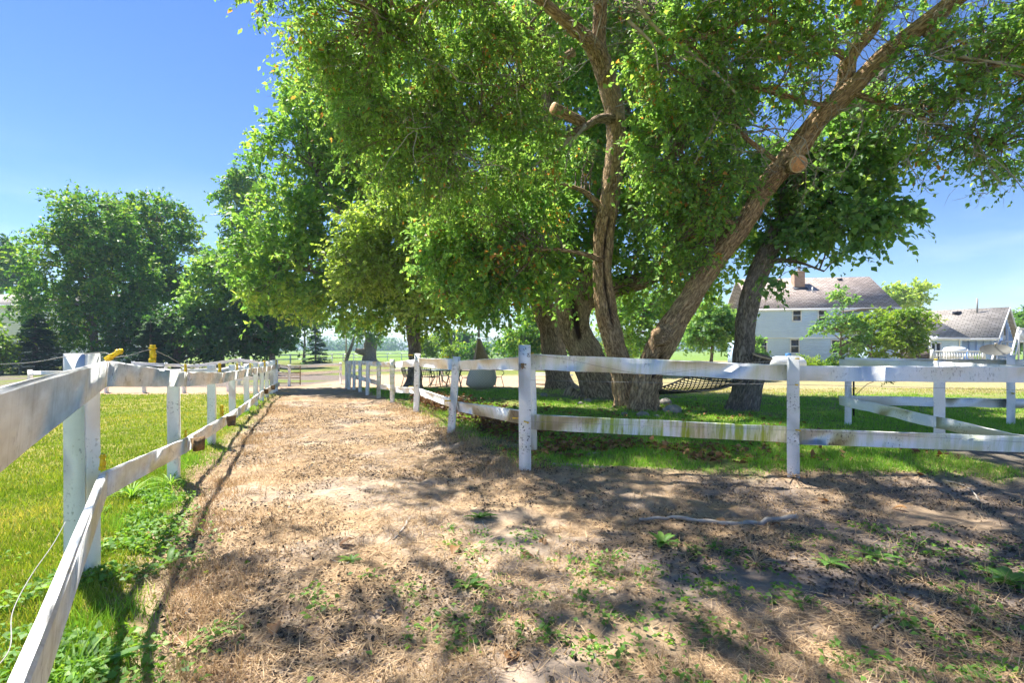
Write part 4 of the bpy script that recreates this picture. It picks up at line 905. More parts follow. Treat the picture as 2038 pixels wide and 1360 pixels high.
# spruces
def spruce(label, px, d, top_y, half_w, n, low=0.03, mat='needle'):
    g = GX(px, d); t_ = thing('spruce_tree', g, label, 'tree')
    top = P(px, top_y, d); Ht = top[2] - g[2]; R = half_w * d / FPX
    trunk_mesh('trunk', np.array([[*(g - [0, 0, .3]), R * .09], [*g, R * .08], [*(g + [0, 0, Ht * .5]), R * .05], [*top, .01]]), t_, M['bark_grey'], 8, .5, .01)
    nb = n // 60; br = MB(); Vs = []; tn = []
    for i in range(nb):
        f = rng.random() ** 1.25 * (1 - low) + low; z = g[2] + Ht * f; a = U(0, 6.283); ln = R * (1 - f) ** .85 * U(.75, 1.1) + .12
        dr = np.array([math.cos(a), math.sin(a), 0]); base = np.array([g[0], g[1], z])
        s = rng.random(60) ** .7; side = np.array([-dr[1], dr[0], 0])
        pos = base + dr * (ln * s)[:, None] + side * (rng.normal(0, .16, 60) * ln * (.35 + .6 * (1 - np.abs(2 * s - 1))))[:, None]
        pos[:, 2] += -0.28 * ln * s + .16 * ln * s ** 2 * 1.2 - np.abs(rng.normal(0, .06, 60)) * ln
        ax = dr + side * rng.normal(0, .7, 60)[:, None] + np.array([0, 0, -.15])
        L_ = rng.uniform(.7, 1.3, 60) * (0.16 + .0022 * d)
        Vs.append(leaf_arrays(pos, ax, np.array([0, 0, 1.0]) + rng.normal(size=(60, 3)) * .35, L_, L_ * .32)); tn.append(np.clip(.25 + .5 * s + rng.normal(0, .15, 60), 0, 1))
        if i % 3 == 0: br.bar(base, base + dr * ln * .85 + np.array([0, 0, -.17 * ln]), .03, 4, .008)
    put('foliage', np.concatenate(Vs), quads(nb * 60), M[mat], t_, False, fattr={'rnd': ('FLOAT', np.concatenate(tn))})['kind'] = 'stuff'
    br.put('branches', M['bark_grey'], t_)['kind'] = 'stuff'
spruce('dark spruce with drooping boughs in front of the white neighbour house', 70, 35, 625, 66, 14000)
spruce('blue-green spruce between the dark trees at far left', 300, 34, 640, 55, 9000)
spruce('small layered spruce standing alone beyond the far end of the path', 628, 56, 640, 26, 7000)

# far wood across the field
def far_wood():
    n = 150; L_ = []
    for i in range(n):
        px = U(-200, 2250); d = U(395, 450) if px < 1000 else U(330, 420)
        h = U(9, 14) if px < 900 else U(10, 16)
        x = (px - PCX) / FPX * d
        L_.append([x, d, -0.4 + h * .55, U(7, 12), 6, h * .48])
        L_.append([x + U(-3, 3), d - 2, -0.4 + h * .25, U(7, 11), 6, h * .3])
    L_ = np.array(L_)
    k = 60000; li = rng.integers(0, len(L_), k); dd = norm(rng.normal(size=(k, 3)))
    pos = L_[li, :3] + dd * L_[li, 3:] * rng.uniform(.8, 1.05, k)[:, None]
    pos[:, 2] = np.maximum(pos[:, 2], -.4)
    S = rng.uniform(.9, 1.9, k)
    V = leaf_arrays(pos, norm(rng.normal(size=(k, 3))), norm(dd + np.array([0, 0, .6]) + rng.normal(size=(k, 3)) * .4), S, S * .8)
    o = put('far_wood', V, quads(k), M['dark_leaf'], None, False, fattr={'rnd': ('FLOAT', np.clip(rng.normal(.5, .25, k), 0, 1))})
    tag(o, 'blue hazy line of woodland across the far field', 'woodland', kind='stuff')
far_wood()

# ------------------------------------------------------------------ the blue house
t = NT('blue siding'); o_ = t.obj(); n1 = t.noise(o_, 2.0, 4, .6)
M['siding'] = t.bsdf(t.mix(t.rng(n1, .3, .7), (0.44, 0.59, 0.82), (0.50, 0.65, 0.87)), .6, .3)
t = NT('pale siding'); o_ = t.obj(); n1 = t.noise(o_, 2.0, 4, .6)
M['siding_white'] = t.bsdf(t.mix(t.rng(n1, .3, .7), (0.78, 0.79, 0.79), (0.86, 0.87, 0.87)), .6, .3)
def shingle(name, a, b, cdark):
    t = NT(name); uv = t.attr('buv', out='Vector')
    bk = t.n('TexBrick', {'Vector': uv, 'Color1': a, 'Color2': b, 'Mortar': cdark, 'Scale': 1.0, 'Mortar Size': 0.022, 'Bias': 0.0, 'Brick Width': .42, 'Row Height': .21}, offset=0.5)
    n1 = t.noise(uv, 1.2, 4, .6)
    c_ = t.mix(t.rng(n1, .3, .7), t.mix(1.0, bk.outputs['Color'], (.82, .82, .82), 'MULTIPLY'), bk.outputs['Color'])
    return t.bsdf(c_, .9, .1, t.bump(bk.outputs['Fac'], -.6, .02))
M['shingle'] = shingle('grey brown shingles', (0.36, 0.295, 0.25), (0.54, 0.46, 0.405), (0.15, 0.12, 0.115))
M['shingle_grey'] = shingle('grey shingles', (0.34, 0.31, 0.275), (0.47, 0.43, 0.385), (0.17, 0.155, 0.14))
M['trim'] = simple_mat('white trim', (0.78, 0.79, 0.79), .5, .35, .04, 4)
t = NT('window glass')
M['glass'] = t.bsdf(t.mix(t.rng(t.noise(t.obj(), 3.0, 3, .5), .35, .65), (0.018, 0.022, 0.026), (0.06, 0.07, 0.08)), .06, .6)
t = NT('chimney brick'); uv = t.attr('buv', out='Vector')
bk = t.n('TexBrick', {'Vector': uv, 'Color1': (0.44, 0.20, 0.11, 1), 'Color2': (0.58, 0.33, 0.19, 1), 'Mortar': (0.42, 0.38, 0.33, 1), 'Scale': 1.0, 'Mortar Size': 0.012, 'Brick Width': .22, 'Row Height': .075})
M['brick'] = t.bsdf(bk.outputs['Color'], .9, .1, t.bump(bk.outputs['Fac'], -.5, .01))
M['flashing'] = simple_mat('dark flashing', (0.03, 0.035, 0.05), .6, .3)
M['curtain'] = simple_mat('pale curtain', (0.55, 0.53, 0.48), .9, .1)

class Frame:
    """local axes of a building: u along the front, v back, z up"""
    def __init__(s, o, ang):
        s.o = np.array([o[0], o[1], o[2]], float); s.ang = ang
        c_, s_ = math.cos(ang), math.sin(ang); s.e = np.array([c_, s_, 0]); s.b = np.array([-s_, c_, 0])
    def p(s, u, v, z): return s.o + s.e * u + s.b * v + np.array([0, 0, z])
    def u_at(s, px, v=0.0):
        k = (px - PCX) / FPX; o = s.o + s.b * v
        return (k * o[1] - o[0]) / (s.e[0] - k * s.e[1])
    def d_at(s, u, v=0.0): return (s.o + s.e * u + s.b * v)[1]
    def z_at(s, py, u, v=0.0): return CAM_H + (PHY - py) / FPX * s.d_at(u, v) - s.o[2]
    def box(s, mb, u0, u1, v0, v1, z0, z1):
        mb.hexa(np.array([s.p(u0, v0, z0), s.p(u1, v0, z0), s.p(u1, v1, z0), s.p(u0, v1, z0), s.p(u0, v0, z1), s.p(u1, v0, z1), s.p(u1, v1, z1), s.p(u0, v1, z1)])); return mb
def siding(fr, parent, u0, u1, v, z0, z1, mat, back=False, name='wall', step=0.16, outline=None, axis_v=False):
    """lapped boards as real wedge-shaped courses; outline(z) -> (u0,u1) for gables; axis_v: wall runs along v at u=v_arg"""
    V = []; F = []; z = z0; n_ = 0
    while z < z1 - 1e-3:
        zt = min(z + step, z1)
        a0, a1 = (u0, u1) if outline is None else outline(z); b0, b1 = (u0, u1) if outline is None else outline(zt)
        s_ = -0.034
        def q(u, off, zz):
            return fr.p(v - off, u, zz) if axis_v else fr.p(u, v + off, zz)
        V += [q(a0, s_, z), q(a1, s_, z), q(b1, -.004, zt), q(b0, -.004, zt), q(a0, 0.0, z), q(a1, 0.0, z)]
        F += [(n_, n_ + 1, n_ + 2, n_ + 3), (n_ + 4, n_ + 5, n_ + 1, n_)]; n_ += 6; z = zt
    return put(name, np.array(V), F, mat, parent)
def roof_plane(fr, parent, c4, mat, th=0.12, name='roof'):
    """slab through four points (eave left, eave right, ridge right, ridge left), in u,v,z"""
    p_ = np.array([fr.p(*c) for c in c4]); nn = norm(np.cross(p_[1] - p_[0], p_[3] - p_[0]))
    if nn[2] < 0: nn = -nn
    V = np.concatenate([p_, p_ - nn * th]); du = norm(p_[1] - p_[0]); dv = norm(np.cross(nn, du))
    B = np.stack([(V - p_[0]) @ du, (V - p_[0]) @ dv, np.zeros(8)], -1)
    return put(name, V, [(0, 1, 2, 3), (7, 6, 5, 4), (0, 4, 5, 1), (1, 5, 6, 2), (2, 6, 7, 3), (3, 7, 4, 0)], mat, parent, pattr={'buv': ('FLOAT_VECTOR', B)})
def window(fr, parent, u0, u1, z0, z1, v, mull=0, name='window'):
    mb = MB(); w = 0.085
    for a in ((u0, u1, z1 - w, z1), (u0, u1, z0, z0 + w), (u0, u0 + w, z0 + w, z1 - w), (u1 - w, u1, z0 + w, z1 - w)):
        fr.box(mb, a[0], a[1], v - .06, v + .02, a[2], a[3])
    f_ = mb.put(name, M['trim'], parent)
    mb = MB(); fr.box(mb, u0 + w, u1 - w, v - .03, v - .01, z0 + w, z1 - w); mb.put('pane', M['glass'], f_)
    mb = MB(); zm = (z0 + z1) / 2; fr.box(mb, u0 + w, u1 - w, v - .05, v - .032, zm - .025, zm + .025); mb.put('meeting_rail', M['trim'], f_)
    for k in range(mull):
        um = u0 + (u1 - u0) * (k + 1) / (mull + 1); mb = MB(); fr.box(mb, um - .05, um + .05, v - .056, v - .031, z0 + w, z1 - w); mb.put('mullion', M['trim'], f_)
    mb = MB(); fr.box(mb, u0 - .04, u1 + .04, v - .1, v - .062, z0 - .05, z0 - .002); mb.put('sill', M['trim'], f_)
    return f_

hx = (1503 - PCX) / FPX * 44
HF = Frame((hx, 44, -0.42), math.radians(-9))
house = thing('house', HF.o, 'two-storey pale blue sided house with brown shingled roof and brick chimney', 'house')
HW, HD, E2, RZ = 11.0, 9.0, 5.3, 8.45
siding(HF, house, 0, HW, 0.35, 0.0, 2.66, M['siding'])
siding(HF, house, -0.02, HW + .02, 0.0, 2.7, E2, M['siding'])
mb = MB(); HF.box(mb, 0, HW, .36, HD, 0, 2.66); HF.box(mb, 0, HW, .01, HD, 2.7, E2 - .02); mb.put('core', M['siding'], house)
mb = MB(); HF.box(mb, -.03, HW + .03, -.03, .36, 2.66, 2.7); mb.put('soffit', M['trim'], house)
gab = lambda z: ((z - E2) / (RZ - E2) * HD / 2 + .02, HD - (z - E2) / (RZ - E2) * HD / 2 - .02)
siding(HF, house, 0, HD, HW - .0, E2, RZ - .1, M['siding'], name='gable', outline=gab, axis_v=True)
roof = roof_plane(HF, house, [(-.35, -.35, E2 - .1), (HW + .35, -.35, E2 - .1), (HW + .35, HD / 2, RZ), (-.35, HD / 2, RZ)], M['shingle'])
roof_plane(HF, house, [(HW + .35, HD + .35, E2 - .1), (-.35, HD + .35, E2 - .1), (-.35, HD / 2, RZ), (HW + .35, HD / 2, RZ)], M['shingle'])
mb = MB(); HF.box(mb, -.35, HW + .35, -.40, -.36, E2 - .30, E2 - .1); mb.put('fascia', M['trim'], house)
mb = MB(); HF.box(mb, -.2, HW + .2, -.35, 0.0, E2 - .27, E2 - .25); mb.put('eave_soffit', M['trim'], house)
# chimney
uc = HF.u_at(1588, 3.3); zc = lambda v: E2 - .1 + (v + .35) / (HD / 2 + .35) * (RZ - E2 + .1)
cz = HF.z_at(540, uc, 3.3)
p8 = [HF.p(uc + a, 3.3 + b, c_) for c_ in (zc(2.8), cz) for a, b in ((-.45, -.4), (.45, -.4), (.45, .4), (-.45, .4))]
V = []; F = []; B = []
for i in range(4):
    j = (i + 1) % 4; L_ = [.9, .8, .9, .8][i]; h_ = cz - zc(2.8)
    V += [p8[i], p8[j], p8[j + 4], p8[i + 4]]; B += [(0, 0, 0), (L_, 0, 0), (L_, h_, 0), (0, h_, 0)]; F.append((i * 4, i * 4 + 1, i * 4 + 2, i * 4 + 3))
V += p8[4:]; B += [(0, 0, 0), (.9, 0, 0), (.9, .8, 0), (0, .8, 0)]; F.append((16, 17, 18, 19))
chim = put('chimney', np.array(V), F, M['brick'], house, pattr={'buv': ('FLOAT_VECTOR', np.array(B))})
mb = MB(); HF.box(mb, uc - .52, uc + .52, 2.83, 3.77, cz - .14, cz - .02); mb.put('chimney_cap', M['brick'], chim)
mb = MB(); mb.bar(HF.p(uc + .1, 3.3, cz), HF.p(uc + .1, 3.3, cz + .35), .13, 10); HF.box(mb, uc - .12, uc + .32, 3.08, 3.52, cz + .4, cz + .43); mb.put('flue', M['wire'], chim)
mb = MB(); mb.box(HF.p(uc, 2.72, zc(2.72) + .03), (1.2, .5, .03), R=np.stack([HF.e, norm(HF.p(0, 1, zc(1)) - HF.p(0, 0, zc(0))), norm(np.cross(HF.e, HF.p(0, 1, zc(1)) - HF.p(0, 0, zc(0))))], -1)); mb.put('flashing', M['flashing'], chim)
for px, v in ((1617, 2.2),):
    u_ = HF.u_at(px, v); mb = MB(); mb.bar(HF.p(u_, v, zc(v) - .1), HF.p(u_, v, zc(v) + .4), .06, 8); mb.put('vent_pipe', M['trim'], roof)
u_ = HF.u_at(1671, 4); mb = MB(); HF.box(mb, u_ - .15, u_ + .2, 3.9, 4.2, zc(4) - .02, zc(4) + .16); mb.put('roof_vent', M['flashing'], roof)
for a, b, t0, t1 in ((1576, 1595, 616.5, 640), (1627, 1646, 616.5, 640), (1721, 1740, 616.5, 640)):
    u0, u1 = HF.u_at(a), HF.u_at(b); window(HF, house, u0, u1, HF.z_at(t1, u0), HF.z_at(t0, u0), -.022)
for a, b, t0, t1, mu in ((1508, 1527, 675, 704, 0), (1572, 1591, 675, 704, 0), (1653, 1690, 676, 704, 1), (1715, 1738, 676, 704, 0)):
    u0, u1 = HF.u_at(a, .35), HF.u_at(b, .35); window(HF, house, u0, u1, HF.z_at(t1, u0, .35), HF.z_at(t0, u0, .35), .33, mu)
for u_ in (0.0, HW):
    mb = MB(); HF.box(mb, u_ - .06, u_ + .06, -.05, -.024, 2.7, E2 - .3); mb.put('corner_board', M['siding'], house)
mb = MB(); mb.path([HF.p(-.12, -.3, E2 - .2), HF.p(-.1, -.05, E2 - .45), HF.p(-.1, -.05, 2.75), HF.p(-.08, .28, 2.55), HF.p(-.08, .28, .1)], .045, 6); mb.put('downspout', M['trim'], house)

# wing with the outside stair
WF = Frame((34.5, 36.0, -0.42), math.radians(180 - 53 + 180 - 0))
WF.e = np.array([-.6, .8, 0]); WF.b = np.array([.8, .6, 0])
wing = thing('house_wing', WF.o, 'low blue house wing with grey shingled roof and gable end at the far right', 'house')
WL, WD, WE, WR = 7.2, 7.0, 2.62, 4.9
mb = MB(); WF.box(mb, 0.02, WL, 0.02, WD - .02, 0, WE); mb.put('wall', M['siding'], wing)
put('gable', np.array([WF.p(0.02, 0.02, WE), WF.p(.02, WD - .02, WE), WF.p(.02, WD / 2, WR - .05), WF.p(1.2, 0.02, WE), WF.p(1.2, WD - .02, WE), WF.p(1.2, WD / 2, WR - .05)]), [(0, 1, 2), (5, 4, 3), (0, 2, 5, 3), (1, 4, 5, 2)], M['siding'], wing)
for i in range(18):
    mb = MB(); u_ = .1 + i * .4; WF.box(mb, u_ - .03, u_ + .03, -.02, .018, 0, WE - .1); mb.put('batten', M['siding'], wing)
for i in range(17):
    v_ = .1 + i * .42; mb = MB(); zt = WE + min(v_, WD - v_) / (WD / 2) * (WR - WE) - .12; WF.box(mb, -.02, .018, v_ - .03, v_ + .03, 0, zt); mb.put('batten', M['siding'], wing)
wr = roof_plane(WF, wing, [(-.3, -.3, WE - .12), (WL + .5, -.3, WE - .12), (WL + .5, WD / 2, WR), (-.3, WD / 2, WR)], M['shingle_grey'])
roof_plane(WF, wing, [(-.3, WD + .3, WE - .12), (WL + .5, WD + .3, WE - .12), (WL + .5, WD / 2, WR), (-.3, WD / 2, WR)], M['shingle_grey'])
mb = MB(); WF.box(mb, -.3, WL + .3, -.35, -.31, WE - .30, WE - .12); mb.put('fascia', M['trim'], wing)
for s0, s1 in (((-.3, WE - .2), (WD / 2, WR - .08)), ((WD + .3, WE - .2), (WD / 2, WR - .08))):
    mb = MB(); mb.bar(WF.p(-.32, s0[0], s0[1]), WF.p(-.32, s1[0], s1[1]), .07, 4); mb.put('rake_board', M['trim'], wing)
mb = MB(); mb.bar(WF.p(1.4, WD / 2 - .6, WR - .5), WF.p(1.4, WD / 2 - .6, WR + .75), .06, 6); mb.put('mast', M['wire'], wing)
mb = MB(); mb.box(WF.p(2.6, WD / 2 - .6, WR - .3), (.4, .4, .2)); mb.put('roof_vent', M['flashing'], wr)
mb = MB(); mb.bar(WF.p(4.4, 1.6, 3.5), WF.p(4.4, 1.6, 4.0), .07, 8); mb.put('vent_pipe', M['trim'], wr)
# upper gable door
mb = MB(); WF.box(mb, -.06, .0, 2.9, 3.75, 2.35, 4.15); dr = mb.put('door', M['trim'], wing)
mb = MB(); WF.box(mb, -.075, -.062, 3.05, 3.6, 2.75, 4.0); mb.put('pane', M['glass'], dr)
# lower, nearer lean-to between the house and the wing with the sliding door
LF_ = Frame((27.6, 36.4, -0.42), math.radians(-4))
ext = thing('house_extension', LF_.o, 'blue sided single-storey extension with a white framed sliding door behind the deck', 'house')
siding(LF_, ext, 0, 4.7, 0, 0, 2.5, M['siding'])
mb = MB(); LF_.box(mb, 0.01, 4.69, .01, 4, 0, 2.5); mb.put('core', M['siding'], ext)
roof_plane(LF_, ext, [(-.3, -.3, 2.55), (5.0, -.3, 2.55), (5.0, 4.4, 4.7), (-.3, 4.4, 4.7)], M['shingle_grey'])
mb = MB(); LF_.box(mb, -.3, 5, -.35, -.31, 2.36, 2.54); mb.put('fascia', M['trim'], ext)
ud = [LF_.u_at(px) for px in (1826, 1848, 1872, 1908)]
window(LF_, ext, ud[0], ud[1], .25, 2.15, -.024, 0, 'sliding_door'); window(LF_, ext, ud[1] + .05, ud[2], .25, 2.2, -.024, 1, 'sliding_door')
mb = MB(); mb.path([LF_.p(4.5, -.3, 2.45), LF_.p(4.5, -.06, 2.3), LF_.p(4.5, -.06, .1)], .045); mb.put('downspout', M['trim'], ext)
mb = MB(); mb.bar(LF_.p(.3, -.1, 3.2), LF_.p(1.3, -.35, 2.6), .05, 6); mb.put('gutter', M['trim'], ext)
mb = MB(); LF_.box(mb, -1.5, .4, 1.0, 3.2, 2.6, 4.6); mb.put('dormer', M['siding'], ext)
mb = MB(); LF_.box(mb, -1.7, .6, .7, 3.4, 4.6, 4.75); mb.put('dormer_roof', M['shingle_grey'], ext)

# outside stair
stair = thing('outside_stair', WF.p(-.6, 1.0, 0), 'white wooden outside stair with handrail climbing the gable wall at the far right', 'stair')
mb = MB(); WF.box(mb, -1.1, -.1, 1.6, 3.8, 2.2, 2.32); mb.put('landing', M['trim'], stair)
for k in range(11):
    z = 2.2 - (k + 1) * .2; v_ = 1.6 - (k + 1) * .26
    mb = MB(); WF.box(mb, -1.0, -.2, v_, v_ + .29, z, z + .05); mb.put('tread', M['trim'], stair)
for u_ in (-1.08, -.18):
    mb = MB(); a, b = WF.p(u_, 1.6, 2.2), WF.p(u_, -1.3, 0.0); mb.hexa(np.array([b - [0, 0, .1], b + WF.e * .05 - [0, 0, .1], a + WF.e * .05 - [0, 0, .15], a - [0, 0, .15], b + [0, 0, .18], b + WF.e * .05 + [0, 0, .18], a + WF.e * .05 + [0, 0, .12], a + [0, 0, .12]])); mb.put('stringer', M['trim'], stair)
    mb = MB(); mb.hexa(np.array([b + [0, 0, .85], b + WF.e * .1 + [0, 0, .85], a + WF.e * .1 + [0, 0, .85], a + [0, 0, .85], b + [0, 0, 1.0], b + WF.e * .1 + [0, 0, 1.0], a + WF.e * .1 + [0, 0, 1.0], a + [0, 0, 1.0]])); mb.put('handrail', M['trim'], stair)
for u_, v_, z0, z1 in ((-1.1, 1.6, -.0, 3.3), (-1.1, 3.7, 0, 3.3), (-1.08, -1.35, 0, 1.0), (-.2, 3.7, 0, 3.3)):
    mb = MB(); WF.box(mb, u_, u_ + .1, v_, v_ + .1, z0, z1); mb.put('newel_post', M['trim'], stair)
mb = MB(); WF.box(mb, -1.1, -1.03, 1.6, 3.8, 3.15, 3.25); mb.put('handrail', M['trim'], stair)
for k in range(8):
    mb = MB(); v_ = 1.75 + k * .24; WF.box(mb, -1.09, -1.05, v_, v_ + .04, 2.33, 3.14); mb.put('baluster', M['trim'], stair)

# deck with railing
DF = Frame((*GX(1772, 30.5)[:2], 0.14), math.radians(-3))
deck = thing('deck', DF.o, 'low wooden deck with white baluster railing in front of the house', 'deck')
dw = DF.u_at(1962) - 0
mb = MB(); DF.box(mb, 0, dw, 0, 4, .28, .42); mb.put('platform', simple_mat('deck boards', (.50, .42, .26), .8, .2, .2), deck)
mb = MB(); DF.box(mb, 0, dw, .05, .09, -.56, .27); mb.put('skirt', M['trim'], deck)
ur = DF.u_at(1858)
for a, b in ((ur, dw),):
    mb = MB(); DF.box(mb, a, b, .04, .12, .98, 1.06); mb.put('top_rail', M['trim'], deck)
    mb = MB(); DF.box(mb, a, b, .06, .10, .50, .55); mb.put('bottom_rail', M['trim'], deck)
    n_ = int((b - a) / .15)
    for k in range(n_):
        mb = MB(); u_ = a + .1 + k * .15; DF.box(mb, u_, u_ + .05, .055, .105, .56, .97); mb.put('baluster', M['trim'], deck)
for u_ in (ur - .08, dw - .1):
    mb = MB(); DF.box(mb, u_, u_ + .12, .02, .14, .42, 1.15); mb.put('post', M['trim'], deck)
# furniture on the deck
tb = thing('covered_grill', DF.p(DF.u_at(1900, 1.5), 1.5, .42), 'low white covered mound on the deck behind the railing', 'cover')
V, F = tube_arrays(np.array([DF.p(DF.u_at(1900, 1.5), 1.5, z) for z in (.42, .5, 1.1, 1.25, 1.32)]), np.array([.5, .55, .6, .5, .15]), 16)[:2]
put('cover', V, F, M['trim'], tb, True)
um = thing('folded_parasol', DF.p(DF.u_at(1926, .3), .3, .0), 'small blue and white cloth tent shape leaning at the deck railing', 'cover')
ub = DF.p(DF.u_at(1926, .3), .3, .10)
for k in range(6):
    a0, a1 = k * math.pi / 3, (k + 1) * math.pi / 3; r = .36
    V = np.array([ub + [0, 0, 1.0], ub + [r * math.cos(a0), r * math.sin(a0), .38], ub + [r * math.cos(a1), r * math.sin(a1), .38], ub + [r * .6 * math.cos(a0), r * .6 * math.sin(a0), .3], ub + [r * .6 * math.cos(a1), r * .6 * math.sin(a1), .3]])
    put('panel', V, [(0, 1, 2), (1, 3, 4, 2)], simple_mat('blue cloth', (.05, .22, .62), .8, .1) if k % 2 else M['trim'], um)
mb = MB(); mb.bar(ub, ub + [0, 0, 1.05], .02); mb.put('pole', M['trim'], um)
pg = thing('pergola', DF.p(DF.u_at(1838, 2.4), 2.4, .42), 'white deck pergola with a gathered cloth top and side curtain', 'pergola')
pu = [DF.u_at(1822, 2.4), DF.u_at(1852, 2.4)]
for u_ in pu:
    for v_ in (2.4, 3.8):
        mb = MB(); DF.box(mb, u_ - .05, u_ + .05, v_ - .05, v_ + .05, .42, 1.8); mb.put('post', M['trim'], pg)
for k in range(5):
    mb = MB(); v_ = 2.3 + k * .4; uu = np.linspace(pu[0] - .35, pu[1] + .35, 9)
    pts = [DF.p(u_, v_, 1.86 + .07 * math.sin(i * 1.7 + k)) for i, u_ in enumerate(uu)]; mb.path(pts, .09, 6); mb.put('cloth_fold', M['siding_white'], pg, True)
mb = MB(); V = []; F = []
for i in range(7):
    for j in range(2): V.append(DF.p(pu[0] + .1 + .5 * (i / 6) ** 2 * (1 if j == 0 else .2) + .0, 2.42 + .04 * math.sin(i * 2 + j), 2.2 - i * .25)); V.append(DF.p(pu[0] + .12 + .6 * (i / 6) ** 2 + j * 0.0 + .25, 2.45, 2.2 - i * .25))
V = np.array([DF.p(pu[0] + .08 + .35 * (i / 6) ** 2 + w * (.25 + .1 * i / 6), 2.42 + .05 * math.sin(i * 2 + w * 9), 1.75 - i * .2) for i in range(7) for w in (0, .5, 1)])
F = [(i * 3 + j, i * 3 + j + 1, i * 3 + j + 4, i * 3 + j + 3) for i in range(6) for j in range(2)]
put('curtain', V, F, M['curtain'], pg, True)
ch = thing('deck_chair', DF.p(DF.u_at(1826, .9), .9, .42), 'dark wicker armchair on the deck beside the pergola', 'chair')
cu = DF.u_at(1826, .9); wk = simple_mat('dark wicker', (.09, .075, .06), .8, .2, .3, 40)
for nm, a in (('seat', (cu - .4, cu + .4, .6, 1.3, .60, .84)), ('backrest', (cu - .4, cu + .4, 1.3, 1.42, .60, 1.22)), ('armrest', (cu - .5, cu - .4, .6, 1.4, .5, 1.02)), ('armrest', (cu + .4, cu + .5, .6, 1.4, .5, 1.02))):
    mb = MB(); DF.box(mb, *a); mb.put(nm, wk, ch)
for a, b in ((cu - .4, .65), (cu + .35, .65), (cu - .4, 1.3), (cu + .35, 1.3)):
    mb = MB(); DF.box(mb, a, a + .06, b, b + .06, .42, .6); mb.put('leg', wk, ch)
# satellite dish
sd = GX(1982, 26.5); dish = thing('satellite_dish', sd, 'grey oval satellite dish on a short mast in front of the stair', 'dish')
dc = P(1981, 702, 26.5); nn = norm(np.array([-.35, -.45, .75])); e1 = norm(np.cross(nn, (0, 0, 1))); e2 = np.cross(nn, e1)
V = [dc]; F = []
for r in range(1, 5):
    for k in range(20):
        a = k * math.pi / 10; V.append(dc + e1 * math.cos(a) * .16 * r + e2 * math.sin(a) * .125 * r + nn * .012 * r * r)
for k in range(20): F.append((0, 1 + k, 1 + (k + 1) % 20))
for r in range(3):
    for k in range(20): F.append((1 + r * 20 + k, 21 + r * 20 + k, 21 + r * 20 + (k + 1) % 20, 1 + r * 20 + (k + 1) % 20))
dm = simple_mat('dish grey', (.11, .11, .095), .6, .3, .1)
put('reflector', np.array(V), F, dm, dish, True)
mb = MB(); mb.bar(sd, dc - nn * .05, .035); mb.put('mast', M['wire'], dish)
mb = MB(); mb.bar(dc - e2 * .5, dc + nn * .5 - e2 * .1, .02); mb.box(dc + nn * .5 - e2 * .1, (.1, .1, .1)); mb.put('feed_arm', M['wire'], dish)
# propane tank
pt = GX(1560, 27); tank = thing('propane_tank', pt, 'long white propane tank lying behind the sawn stub', 'tank')
x0, x1 = (1530 - PCX) / FPX * 27, (1603 - PCX) / FPX * 27; zt = P(0, 725, 27)[2]; r = .42
prof = [(x0, .02), (x0 + .05, r * .5), (x0 + .18, r * .83), (x0 + .38, r), (x1 - .38, r), (x1 - .18, r * .83), (x1 - .05, r * .5), (x1, .02)]
V, F = tube_arrays(np.array([[a, 27, zt] for a, _ in prof]), np.array([b for _, b in prof]), 24)[:2]
V = np.array([[27 * 0 + prof[i // 24][0], 27 + prof[i // 24][1] * math.cos(i % 24 * math.pi / 12), zt + prof[i // 24][1] * math.sin(i % 24 * math.pi / 12)] for i in range(24 * 8)])
put('shell', V, F, M['vinyl'], tank, True)
for xx in (x0 + .5, x1 - .5):
    mb = MB(); mb.box((xx, 27, (zt - r + pt[2]) / 2 + .03), (.12, .7, zt - r - pt[2] + .1)); mb.put('foot', M['wire'], tank)
mb = MB(); mb.bar((x0 + 1.05, 27, zt + r - .02), (x0 + 1.05, 27, zt + r + .16), .14, 12); mb.put('valve_dome', simple_mat('blue dome', (.05, .2, .5), .5), tank)

# white neighbour house at the left
NF = Frame((-58, 52, -0.42), math.radians(0)); nh = thing('neighbour_house', NF.o, 'white sided neighbour house with a low grey roof at the left edge', 'house')
nw = 14.0; ez = NF.z_at(607, 0); rz_ = NF.z_at(588, 0, 4.5)
siding(NF, nh, 0, nw, 0, 0, ez, M['siding_white'], step=.2)
mb = MB(); NF.box(mb, .01, nw - .01, .01, 9, 0, ez); mb.put('core', M['siding_white'], nh)
roof_plane(NF, nh, [(-.4, -.4, ez), (nw + .4, -.4, ez), (nw + .4, 4.5, rz_ + .1), (-.4, 4.5, rz_ + .1)], M['shingle_grey'])
roof_plane(NF, nh, [(-.4, 9.4, ez), (nw + .4, 9.4, ez), (nw + .4, 4.5, rz_ + .1), (-.4, 4.5, rz_ + .1)], M['shingle_grey'])
mb = MB(); NF.box(mb, -.4, nw + .4, -.46, -.41, ez - .2, ez); mb.put('fascia', M['trim'], nh)
for a, b in ((-60, -48), (15, 26), (60, 71)):
    u0, u1 = NF.u_at(a), NF.u_at(b); window(NF, nh, u0, u1, NF.z_at(628, u0), NF.z_at(610, u0), -.03)

# utility pole and guy mast
for px, d, ty, lab in ((861, 75, 675, 'brown utility pole near the distant dark rounded tree'), (689, 70, 652, 'thin pale pole beyond the vinyl fence by the crooked tree')):
    g = GX(px, d); pl = thing('utility_pole', g, lab, 'pole'); mb = MB(); mb.bar(g, P(px, ty, d), .14, 8, .1); mb.put('shaft', M['bare'] if px > 800 else M['deadwood'], pl)
    mb = MB(); tp = P(px, ty, d); mb.box(tp - [0, 0, .3], (1.6, .1, .12)); mb.put('crossarm', M['bare'], pl)

